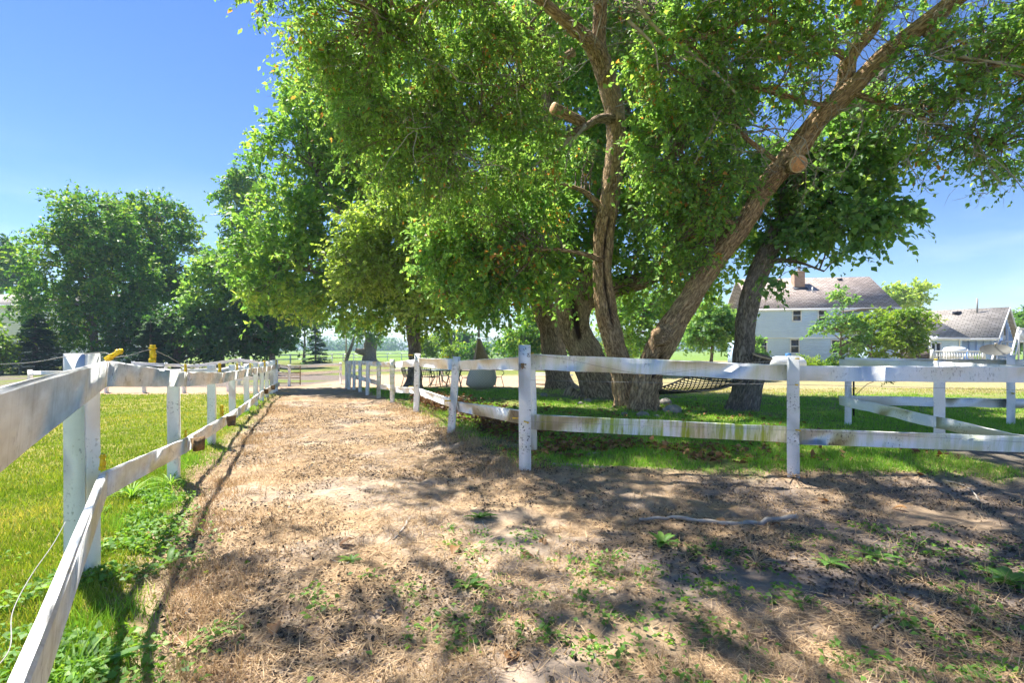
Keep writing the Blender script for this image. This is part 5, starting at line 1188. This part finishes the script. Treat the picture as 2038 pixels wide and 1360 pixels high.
# ------------------------------------------------------------------ yard furniture
M['green_metal'] = simple_mat('dark green metal', (0.035, 0.075, 0.065), .45, .4, .2, 20)
def patio_chair(px, d, rz, label):
    g = GX(px, d); t_ = thing('patio_chair', g, label, 'chair', 'green patio chairs')
    ca, sa = math.cos(rz), math.sin(rz); R = np.array([[ca, -sa, 0], [sa, ca, 0], [0, 0, 1]])
    w = lambda x, y, z: R @ np.array([x, y, z]) + g
    mb = MB()                                                        # seat: bent wire grid
    for k in range(7): x = -.24 + k * .08; mb.bar(w(x, -.24, .42), w(x, .22, .40), .010, 4)
    for k in range(4): y = -.22 + k * .14; mb.bar(w(-.25, y, .42), w(.25, y, .42), .007, 4)
    mb.put('seat', M['green_metal'], t_)
    mb = MB()
    for k in range(6): x = -.22 + k * .088; mb.bar(w(x, .22, .42), w(x * 1.08, .38, .98), .010, 4)
    for k in range(5): z = .5 + k * .115; y = .22 + (z - .42) / .56 * .16; mb.bar(w(-.25, y, z), w(.25, y, z), .007, 4)
    mb.path([w(-.25, .22, .42), w(-.27, .38, .98), w(0, .40, 1.01), w(.27, .38, .98), w(.25, .22, .42)], .014, 6)
    mb.put('backrest', M['green_metal'], t_)
    for s in (-1, 1):
        mb = MB(); mb.path(catmull(np.array([w(s * .27, .3, .66), w(s * .29, 0, .68), w(s * .29, -.24, .66), w(s * .29, -.3, .56), w(s * .27, -.2, .46)]), 12), .014, 6); mb.put('armrest', M['green_metal'], t_)
        mb = MB(); mb.path(catmull(np.array([w(s * .25, -.2, .43), w(s * .26, -.26, .2), w(s * .27, -.28, .015), w(s * .27, .1, .015), w(s * .27, .34, .015)]), 14), .014, 6); mb.put('leg', M['green_metal'], t_)
        mb = MB(); mb.path([w(s * .25, .2, .42), w(s * .26, .3, .015)], .014, 6); mb.put('leg', M['green_metal'], t_)
    return t_
patio_chair(817, 20.6, 1.5, 'green wire patio chair partly hidden by the path maple trunk')
patio_chair(857, 20.3, 2.6, 'green wire patio chair just right of the path maple trunk')
patio_chair(878, 21.8, -.5, 'green wire patio chair facing away at the middle of the set')
patio_chair(903, 20.2, -1.4, 'green wire patio chair behind the second post from the corner post')
patio_chair(937, 19.2, -2.2, 'green wire patio chair just left of the hanging chair')
patio_chair(982, 19.6, 1.0, 'green wire patio chair showing right of the hanging chair')
g = GX(872, 20.9); ta = thing('patio_table', g, 'round dark green patio table among the wire chairs', 'table')
V, F = tube_arrays(np.array([g + [0, 0, .68], g + [0, 0, .71]]), np.array([.55, .55]), 24)[:2]; put('tabletop', V, F, M['green_metal'], ta)
for k in range(4):
    a = k * 1.571 + .4; mb = MB(); mb.path(catmull(np.array([g + [math.cos(a) * .2, math.sin(a) * .2, .68], g + [math.cos(a) * .16, math.sin(a) * .16, .35], g + [math.cos(a) * .45, math.sin(a) * .45, .0]]), 8), .018, 6); mb.put('leg', M['green_metal'], ta)

# hanging chair
hc = thing('hanging_chair', P(958, 772, 15.5), 'white woven hanging chair on a rope under the maple branch', 'hanging chair')
d_ = 15.5
mb = MB(); mb.path(catmull(np.array([P(953, 520, d_), P(954, 600, d_), P(953, 655, d_)]), 8), .013, 6); mb.put('rope', M['deadwood'], hc)
mb = MB(); mb.path([P(953, 655, d_), P(953, 672, d_)], .035, 8); mb.put('swivel', M['wire'], hc)
t = NT('rope net'); uv = t.attr('buv', out='Vector')
w1 = t.n('TexChecker', {'Vector': uv, 'Scale': 34.0, 'Color1': (.62, .60, .54, 1), 'Color2': (.36, .34, .30, 1)}).outputs[0]
M['net'] = t.bsdf(w1, .9, .1)
M['net_tan'] = simple_mat('tan netting', (.40, .32, .22), .9, .1, .3, 30)
def loft(rings, mat, name, parent):
    V = []; B = []; k = len(rings[0])
    for i, rg in enumerate(rings):
        for j, q_ in enumerate(rg): V.append(q_); B.append((j / (k - 1) * 1.2, i / (len(rings) - 1) * 1.2, 0))
    F = [(i * k + j, i * k + j + 1, (i + 1) * k + j + 1, (i + 1) * k + j) for i in range(len(rings) - 1) for j in range(k - 1)]
    return put(name, np.array(V), F, mat, parent, True, pattr={'buv': ('FLOAT_VECTOR', np.array(B))})
def ring_px(cx, cy, rx, dep, a0, a1, n=12, dy=0.0):
    out = []
    for j in range(n):
        a = a0 + (a1 - a0) * j / (n - 1); out.append(P(cx, cy, d_) + np.array([math.sin(a) * rx * d_ / FPX, -math.cos(a) * dep, dy * math.cos(a) ** 2]))
    return out
# back sling, open towards the camera's right, gathered at the top
loft([ring_px(953, 674, 3, .03, 1.6, 5.6), ring_px(955, 690, 8, .10, 1.6, 5.6), ring_px(958, 712, 15, .2, 1.5, 5.5), ring_px(960, 738, 24, .32, 1.4, 5.4)], M['net_tan'], 'back_sling', hc)
loft([ring_px(960, 736, 24.5, .33, -1.9, 1.9), ring_px(959, 752, 30, .40, -2.2, 2.0), ring_px(957, 766, 30, .36, -2.4, 2.2), ring_px(956, 774, 18, .2, -2.6, 2.6), ring_px(955, 776, 3, .04, -2.8, 2.8)], M['net'], 'seat', hc)
for s in (-1, 1):
    mb = MB(); mb.path([P(953, 674, d_), P(960 + s * 24, 738, d_ - .1)], .012, 5); mb.put('suspension_rope', M['deadwood'], hc)

# hammock between the leaning tree and the grey tree
hk = thing('hammock', P(1370, 770, 10.6), 'dark woven hammock slung between the leaning trunk and the grey trunk', 'hammock')
a0 = P(1303, 786, 10.7); 
rows = []
for i in range(15):
    s = i / 14
    cx = 1308 + s * 139; cyy = 785 - 6 * s - 24 * s * s
    hw = .06 + .40 * min(1, s * 1.6) ** .8; dp = 10.7 - .1 * s
    c_ = P(cx, cyy, dp); rows.append([c_ + np.array([0.25 * hw * (-j), j * hw, .10 * abs(j) ** 2 + .12 * j * min(1, s * 1.5)]) for j in np.linspace(-1, 1, 9)])
mb = MB(); rows = np.array(rows)
for i in range(14):
    for j in range(8):
        mb.bar(rows[i, j], rows[i + 1, j + 1], .011, 4); mb.bar(rows[i, j + 1], rows[i + 1, j], .011, 4)
mb.put('net', simple_mat('dark olive rope', (.07, .07, .045), .9, .1, .3, 30), hk)
mb = MB()
for j in (0, 8): mb.path(rows[:, j], .018, 6)
mb.put('edge_rope', M['twig'], hk)
mb = MB(); mb.bar(rows[-1, 0], rows[-1, 8], .022, 8); mb.put('spreader_bar', M['bare'], hk)
mb = MB(); hook = P(1470, 722, 10.75)
for j in range(9): mb.bar(rows[-1, j], hook, .006, 4)
mb.put('strings', M['deadwood'], hk)
mb = MB(); mb.bar(rows[0, 4], P(1296, 788, 10.7), .02); mb.put('end_rope', M['twig'], hk)

# picnic table
pc = GX(1088, 23.0); pn = thing('picnic_table', pc, 'white wooden picnic table half hidden behind the left thick trunk', 'table')
def pbox(nm, c, s, R=None):
    mb = MB(); mb.box(pc + np.array(c), s, R=R); mb.put(nm, M['vinyl'], pn)
for k in range(4): pbox('table_board', (0, -.3 + k * .2, .74), (1.9, .17, .04))
for s in (-1, 1):
    for k in range(2): pbox('bench_board', (0, s * (.72 + k * .17), .44), (2.2, .15, .04))
for x in (-.7, .7):
    pbox('cross_beam', (x, 0, .40), (.05, 1.6, .09)); pbox('cross_beam', (x, 0, .68), (.05, .7, .08))
    for s in (-1, 1):
        a = s * .5; R = np.array([[1, 0, 0], [0, math.cos(a), -math.sin(a)], [0, math.sin(a), math.cos(a)]]); pbox('leg', (x + .05, s * .46, .36), (.05, .1, .84), R)

# rocks round the trunks
rockm = simple_mat('grey fieldstone', (.30, .28, .25), .9, .15, .35, 9, .5)
def rock(px, py, w, label):
    g = G(px, py); r = w / 2 * g[1] / FPX
    ph = np.linspace(0, np.pi, 9)[1:-1]; th = np.linspace(0, 2 * np.pi, 14, endpoint=False)
    V = [np.array([0, 0, 1.0])] + [np.array([math.sin(p_) * math.cos(t_), math.sin(p_) * math.sin(t_), math.cos(p_)]) for p_ in ph for t_ in th] + [np.array([0, 0, -1.0])]
    V = np.array(V); V = V * (0.75 + .55 * fbm(V * 1.6 + px, 7, 3))[:, None] * np.array([1, .8, .62]) * r
    F = [(0, 1 + j, 1 + (j + 1) % 14) for j in range(14)]
    for i in range(6):
        for j in range(14): F.append((1 + i * 14 + j, 1 + (i + 1) * 14 + j, 1 + (i + 1) * 14 + (j + 1) % 14, 1 + i * 14 + (j + 1) % 14))
    F += [(len(V) - 1, 1 + 6 * 14 + (j + 1) % 14, 1 + 6 * 14 + j) for j in range(14)]
    o = put('rock', V + g + [0, 0, r * .3], F, rockm, None, True); tag(o, label, 'rock', 'fieldstones lying round the tree trunks')
rock(1083, 788, 15, 'small grey stone right of the white corner post'); rock(1338, 822, 36, 'largest flat stone right of the leaning trunk base'); rock(1322, 808, 30, 'dark stone behind the flat one at the leaning trunk')
rock(1279, 832, 26, 'pale stone at the foot of the leaning trunk'); rock(1307, 834, 12, 'tiny pale stone right of the leaning trunk foot'); rock(1170, 800, 16, 'small stone between the two thick maple trunks'); rock(1155, 806, 12, 'tiny stone left of the forked maple foot'); rock(1243, 828, 14, 'small pale stone between cracked and leaning trunks')

# ------------------------------------------------------------------ ground cover
def blades(name, x, y, h, w, tone, mat, label, cat, lean=.5, flat=False, curl=0.0):
    n = len(x); z = ground_z(x, y)
    a = rng.uniform(0, 2 * np.pi, n); side = np.stack([np.cos(a), np.sin(a), np.zeros(n)], -1)
    b = rng.uniform(0, 2 * np.pi, n)
    if flat:
        dr = np.stack([np.cos(b), np.sin(b), rng.normal(.03, .14, n)], -1)
        side = norm(np.cross(dr, np.array([0, 0, 1.0]))); z = z + rng.uniform(.002, .02, n)
    else:
        l_ = rng.uniform(.1, lean, n); dr = np.stack([np.cos(b) * l_, np.sin(b) * l_, np.ones(n)], -1)
    base = np.stack([x, y, z], -1); tip = base + norm(dr) * h[:, None]
    V = np.stack([base - side * w[:, None] / 2, base + side * w[:, None] / 2, tip], 1).reshape(-1, 3)
    o = put(name, V, np.arange(n * 3).reshape(n, 3), mat, None, False, fattr={'rnd': ('FLOAT', np.clip(tone, 0, 1))})
    return tag(o, label, cat, kind='stuff')
# left paddock lawn
n = 190000
y = np.exp(rng.uniform(math.log(0.9), math.log(15.6), n)); xr = left_x(y) + .12 * rng.normal(size=n) + .1
x = xr - rng.random(n) ** 1.1 * np.clip(1.35 * y + .6 + xr, .4, None)
tn = .12 + .55 * (fbm(np.stack([x, y], -1) * .8, 71, 4) - .3) * 2 + rng.normal(0, .24, n)
blades('paddock_grass', x, y, rng.uniform(.02, .05, n) * (1 + .5 * fbm(np.stack([x, y], -1) * 2, 5, 2)), .0035 + .0011 * y, tn, M['grass'], 'sunlit short grass of the left paddock', 'grass', .9)
# taller edge grass and clover along the fence foot
n = 16000
y = np.exp(rng.uniform(math.log(1.0), math.log(14), n)); x = left_x(y) + rng.normal(-.02, .16, n) - .05
k = fbm(np.stack([x, y], -1) * 2.2, 77, 3) > .53
x, y = x[k], y[k]
blades('edge_grass', x, y, rng.uniform(.04, .12, len(x)), .0035 + .0009 * y, rng.normal(.45, .25, len(x)), M['yard_grass'], 'longer grass along the foot of the left fence', 'grass', 1.0)
# yard lawn
n = 150000
y = np.exp(rng.uniform(math.log(4.7), math.log(19), n)); x = rng.uniform(-.35, 1.12, n) * y
k = (yard(x, y) + .45 * (fbm(np.stack([x, y], -1) * 1.3, 31, 4) - .5) > rng.uniform(-.05, .1, n)) & (fbm(np.stack([x, y], -1) * .9, 81, 4) + rng.normal(0, .06, n) > .36) & ~((x > 5.0) & (y < 6.4))
x, y = x[k], y[k]; n = len(x)
tn = .25 + .5 * fbm(np.stack([x, y], -1) * 1.2, 83, 3) + rng.normal(0, .15, n) + .6 * sstep(13, 17, y) * sstep(-1, 3, x)  # last term yellows the blades where the yard is painted as sunlit
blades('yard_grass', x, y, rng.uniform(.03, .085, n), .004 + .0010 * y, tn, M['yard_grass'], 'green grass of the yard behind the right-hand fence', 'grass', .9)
# straw and dead stalks on the path
n = 125000
y = np.exp(rng.uniform(math.log(1.1), math.log(15), n)); x = left_x(y) + .05 + rng.random(n) * (np.where(y > 5.2, right_x(y) + .35, 1.15 * y + .8) - left_x(y))
k = fbm(np.stack([x, y], -1) * 1.7, 91, 3) + rng.normal(0, .07, n) > .40
x, y = x[k], y[k]; n = len(x)
blades('straw', x, y, rng.uniform(.04, .16, n), .0028 + .0006 * y, rng.normal(.5, .25, n), M['straw'], 'dry straw scattered over the dirt path', 'straw', flat=True)
n = 30000
y = np.exp(rng.uniform(math.log(1.2), math.log(12), n)); x = np.where(rng.random(n) < .45, left_x(y) + .35 + np.abs(rng.normal(0, .35, n)), np.where(y > 5, right_x(y) - .05 + rng.normal(0, .22, n), rng.uniform(-.6, 1.1, n) * y))
k = fbm(np.stack([x, y], -1) * 2.6, 95, 3) + rng.normal(0, .04, n) > .52
x, y = x[k], y[k]; n = len(x)
blades('dry_grass', x, y, rng.uniform(.04, .13, n), .0028 + .0007 * y, rng.normal(.55, .22, n), M['straw'], 'tufts of dead standing grass at the edges of the path', 'grass', 1.6)
def scatter(name, x, y, size, tone, mat, label, cat, lift=.006, asp=.7, tilt=.5, up=1.0):
    n = len(x); pos = np.stack([x, y, ground_z(x, y) + rng.uniform(.001, lift, n)], -1)
    ax = norm(np.stack([rng.normal(size=n), rng.normal(size=n), rng.normal(0, .25, n)], -1)); nr = np.array([0, 0, up]) + rng.normal(size=(n, 3)) * tilt
    o = put(name, leaf_arrays(pos, ax, nr, size, size * asp, .25), quads(n), mat, None, False, fattr={'rnd': ('FLOAT', np.clip(tone, 0, 1))})
    return tag(o, label, cat, kind='stuff')
n = 85000
y = np.exp(rng.uniform(math.log(1.3), math.log(13), n)); x = left_x(y) + .3 + rng.random(n) * (np.where(y > 5.2, right_x(y) + .3, 1.12 * y + .8) - left_x(y) - .3)
k = fbm(np.stack([x, y], -1) * 1.5, 101, 4) + rng.normal(0, .05, n) > .47
x, y = x[k], y[k]; n = len(x)
scatter('dark_debris', x, y, rng.uniform(.009, .027, n) * (1 + .02 * y), rng.random(n), M['crumb'], 'dark brown crumbs and bark bits on the dirt path', 'debris', .012, .7, .7)
# low weeds in the foreground
ncl = 560
cy_ = rng.uniform(1.15, 4.9, ncl); cx_ = rng.uniform(-.75, 1.08, ncl) * cy_
dens = fbm(np.stack([cx_, cy_], -1) * 1.1, 111, 3) + .17 * sstep(.15, 1.0, cx_ / cy_) - .16 * sstep(.1, -.4, cx_ / cy_) - .28 * sstep(3.2, 4.3, cy_)
k = (dens > .47) & (cx_ > left_x(cy_) + .3); cx_, cy_ = cx_[k], cy_[k]
m = 22; x = np.repeat(cx_, m) + rng.normal(0, .055, len(cx_) * m); y = np.repeat(cy_, m) + rng.normal(0, .055, len(cx_) * m)
scatter('low_weeds', x, y, rng.uniform(.014, .045, len(x)), rng.normal(.45, .25, len(x)), M['weed'], 'small green clover and weeds sprouting over the bare soil', 'weeds', .035, .6, .45)
n = 9000
x = rng.uniform(-2.2, -.95, n) * 1.0; y = rng.uniform(1.2, 4.5, n); x = left_x(y) + rng.normal(-.05, .25, n)
k = fbm(np.stack([x, y], -1) * 2, 121, 3) > .55; x, y = x[k], y[k]
scatter('clover', x, y, rng.uniform(.015, .045, len(x)), rng.normal(.6, .25, len(x)), M['weed'], 'clover leaves growing along the left fence foot', 'clover', .06, .75, .5)
# leaf litter and brush by the fence and trunks
n = 4200
x = np.concatenate([rng.normal(1.0, .9, n // 2), rng.uniform(-1.0, 5.0, n - n // 2)]); y = np.concatenate([rng.normal(6.0, .45, n // 2), rng.uniform(5.4, 12.0, n - n // 2)])
k = (yard(x, y) > .15) & (fbm(np.stack([x, y], -1) * 1.4, 131, 3) > .46); x, y = x[k], y[k]
scatter('leaf_litter', x, y, rng.uniform(.04, .10, len(x)), rng.random(len(x)), M['litter'], 'brown dead leaves lying in the grass behind the fence', 'leaf litter', .05, .6, .8)
n = 5200
y = rng.uniform(5.9, 12.5, n); x = right_x(y) + .35 + np.abs(rng.normal(0, .5, n))
k = fbm(np.stack([x, y], -1) * 1.8, 141, 3) > .46; x, y = x[k], y[k]
scatter('dead_brush', x, y, rng.uniform(.05, .12, len(x)), rng.normal(.3, .2, len(x)), M['litter'], 'dried weeds and brush along the inside of the bending fence', 'brush', .28, .35, 1.2)

# individual plants
def rosette(name, px, py, n, ln, label, mat='weed', up=.6, asp=.2):
    g = G(px, py); t_ = thing(name, g, label, 'plant', 'weeds growing along the path')
    for k in range(n):
        a = 2 * math.pi * k / n + U(-.4, .4); L_ = ln * U(.7, 1.2); e = U(.35, 1.0) * up
        d_ = np.array([math.cos(a), math.sin(a), 0]); s = np.array([-d_[1], d_[0], 0]); V = []; m = 6
        for i in range(m):
            f = i / (m - 1); c_ = g + d_ * L_ * f * math.cos(e * .8) + np.array([0, 0, L_ * (e * f - .55 * e * f * f) + .004]); w = L_ * asp * (math.sin(math.pi * min(1, .12 + f * .88)) ** .8) * .5 + .001
            V += [c_ - s * w + [0, 0, w * .35], c_, c_ + s * w + [0, 0, w * .35]]
        F = [(i * 3 + j, i * 3 + j + 1, i * 3 + j + 4, i * 3 + j + 3) for i in range(m - 1) for j in range(2)]
        put('leaf', np.array(V), F, M[mat], t_, True, fattr={'rnd': ('FLOAT', np.full(len(F), U(.1, .9)))})
rosette('dock_plant', 175, 1345, 9, .22, 'large leafy green weed at the bottom left beside the lower rail', up=.8, asp=.17)
rosette('dock_plant', 335, 1118, 6, .16, 'small upright weed in the straw right of the first fence post', up=1.0)
rosette('plantain', 955, 1024, 8, .13, 'small bright green plantain alone on the sandy path', up=.7, asp=.3)
rosette('plantain', 1320, 1080, 10, .15, 'leafy weed at the left end of the fallen stick', up=.8, asp=.26)
rosette('plantain', 1650, 1120, 8, .12, 'pale green weed in the sun patch right of centre', up=.5, asp=.3)
rosette('plantain', 2005, 1145, 10, .16, 'broad weed at the right edge of the foreground', up=.7, asp=.3)
rosette('plantain', 1745, 1110, 7, .12, 'spreading weed in the sun patch below the right-hand post', up=.4, asp=.3)
rosette('plantain', 930, 1160, 8, .11, 'cluster of weed leaves in the shaded middle foreground', up=.5, asp=.3)
rosette('plantain', 700, 1110, 6, .09, 'tiny weed left of the middle of the path', up=.6, asp=.3)
rosette('grass_tuft', 262, 992, 34, .26, 'tuft of long green grass between the first two left posts', 'yard_grass', up=1.1, asp=.035)
rosette('grass_tuft', 150, 1350, 24, .2, 'long grass blades spilling out at the bottom left corner', 'yard_grass', up=1.0, asp=.035)
rosette('grass_tuft', 1580, 958, 30, .14, 'dry grass tuft at the foot of the right-hand post', 'straw', up=.9, asp=.04)
rosette('grass_tuft', 340, 972, 26, .2, 'green grass tuft at the foot of the second left post', 'yard_grass', up=1.0, asp=.04)
rosette('grass_tuft', 1505, 1115, 34, .12, 'dry straw tuft left of the sun patch', 'straw', up=.8, asp=.04)
# young sapling behind the cross fence
g = GX(1699, 9.6); sp = thing('staked_sapling', g, 'thin leafy sapling tied to a dark stake by the cross fence corner', 'sapling')
mb = MB(); mb.bar(g, g + [0, 0, .95], .016, 6); mb.put('stake', M['crumb'], sp)
mb = MB(); mb.path([g + [.02, 0, .4], g + [.25, 0, .62], g + [.5, 0, .72], g + [.8, .05, .74]], .006, 5); mb.put('stem', M['twig'], sp)
build_crown(sp, [[g[0] + .2, g[1], g[2] + .7, .2, .15, .12], [g[0] + .65, g[1], g[2] + .76, .2, .12, .06]], .05, 230, M['broad_leaf'], 'leaves', .08, .14, .2, branches=False, twigs_per=4)

# sticks and fallen leaves
def stick(pts, r, label, name='fallen_stick', mat='deadwood'):
    p_ = np.array([G(*q_) for q_ in pts]); p_[:, 2] += r * .8; p_ = catmull(p_, len(p_) * 5); p_[1:-1] += rng.normal(0, r * .25, (len(p_) - 2, 3))
    V, F = tube_arrays(p_, np.linspace(r, r * .55, len(p_)), 8)[:2]
    o = put(name, V, F, M[mat], None, True); tag(o, label, 'stick', 'sticks lying on the ground')
stick([(1585, 1026), (1500, 1031), (1430, 1036), (1350, 1030), (1272, 1028)], .022, 'long grey fallen branch lying across the right foreground')
stick([(815, 1030), (803, 1050), (782, 1068)], .010, 'short slanting stick in the middle of the path')
stick([(1740, 1240), (1780, 1215), (1840, 1208), (1890, 1206)], .008, 'curved thin twig in the weeds at lower right')
stick([(1950, 985), (1930, 972), (1880, 962), (1800, 958)], .007, 'thin bowed twig on the soil below the right-hand rail')
stick([(1100, 935), (1180, 940), (1250, 944)], .009, 'thin twig lying right of the corner post foot')
stick([(1215, 908), (1190, 914), (1170, 918)], .010, 'short dark twig in the grass behind the near rail')
stick([(660, 1112), (690, 1118), (694, 1108)], .006, 'tiny forked twig left of the path middle')
stick([(960, 1030), (972, 1055)], .006, 'tiny twig beside the lone plantain')
stick([(1390, 865), (1330, 885), (1290, 905)], .010, 'bent twig in the brown leaves behind the lower rail')
dl_pts = [(545, 1238, 'first'), (345, 1275, ''), (480, 1245, ''), (1052, 1098, ''), (1080, 1070, ''), (1435, 1035, ''), (1545, 1038, ''), (1790, 1005, ''), (1830, 960, ''), (1940, 1225, ''), (1018, 1300, ''), (300, 1068, ''), (690, 1075, ''), (905, 1095, ''), (1640, 990, ''), (2010, 1215, '')]
for i, (px, py, _) in enumerate(dl_pts):
    g = G(px, py); a = U(0, 6.28); R = .035 * U(.8, 1.4); V = []; m = 5
    d_ = np.array([math.cos(a), math.sin(a), 0]); s = np.array([-d_[1], d_[0], 0])
    for k in range(m):
        f = k / (m - 1); w = R * .75 * math.sin(math.pi * (.1 + .85 * f)); z = .012 + .02 * math.sin(f * 3 + i)
        V += [g + d_ * R * (2 * f - 1) * 1.2 - s * w + [0, 0, z + w * .5], g + d_ * R * (2 * f - 1) * 1.2 + [0, 0, z], g + d_ * R * (2 * f - 1) * 1.2 + s * w + [0, 0, z + w * .4]]
    F = [(k * 3 + j, k * 3 + j + 1, k * 3 + j + 4, k * 3 + j + 3) for k in range(m - 1) for j in range(2)]
    o = put('fallen_leaf', np.array(V), F, M['litter'], None, True, fattr={'rnd': ('FLOAT', np.full(len(F), U(.3, 1)))})
    tag(o, 'single curled brown leaf lying on the foreground soil', 'leaf', 'curled brown leaves on the foreground soil')

# ------------------------------------------------------------------ summer haze
mb = MB(); mb.box((0, 1335, 10.3), (3700, 2830, 23.4)); t = NT('haze')
pv = t.n('VolumePrincipled', {'Color': (0.58, 0.75, 1.0, 1), 'Density': 0.0007, 'Anisotropy': 0.0})
t.t.links.new(pv.outputs[0], t.out.inputs['Volume'])
hz_ = mb.put('haze', t.m); tag(hz_, 'thin summer haze over the fields', 'haze', kind='stuff')
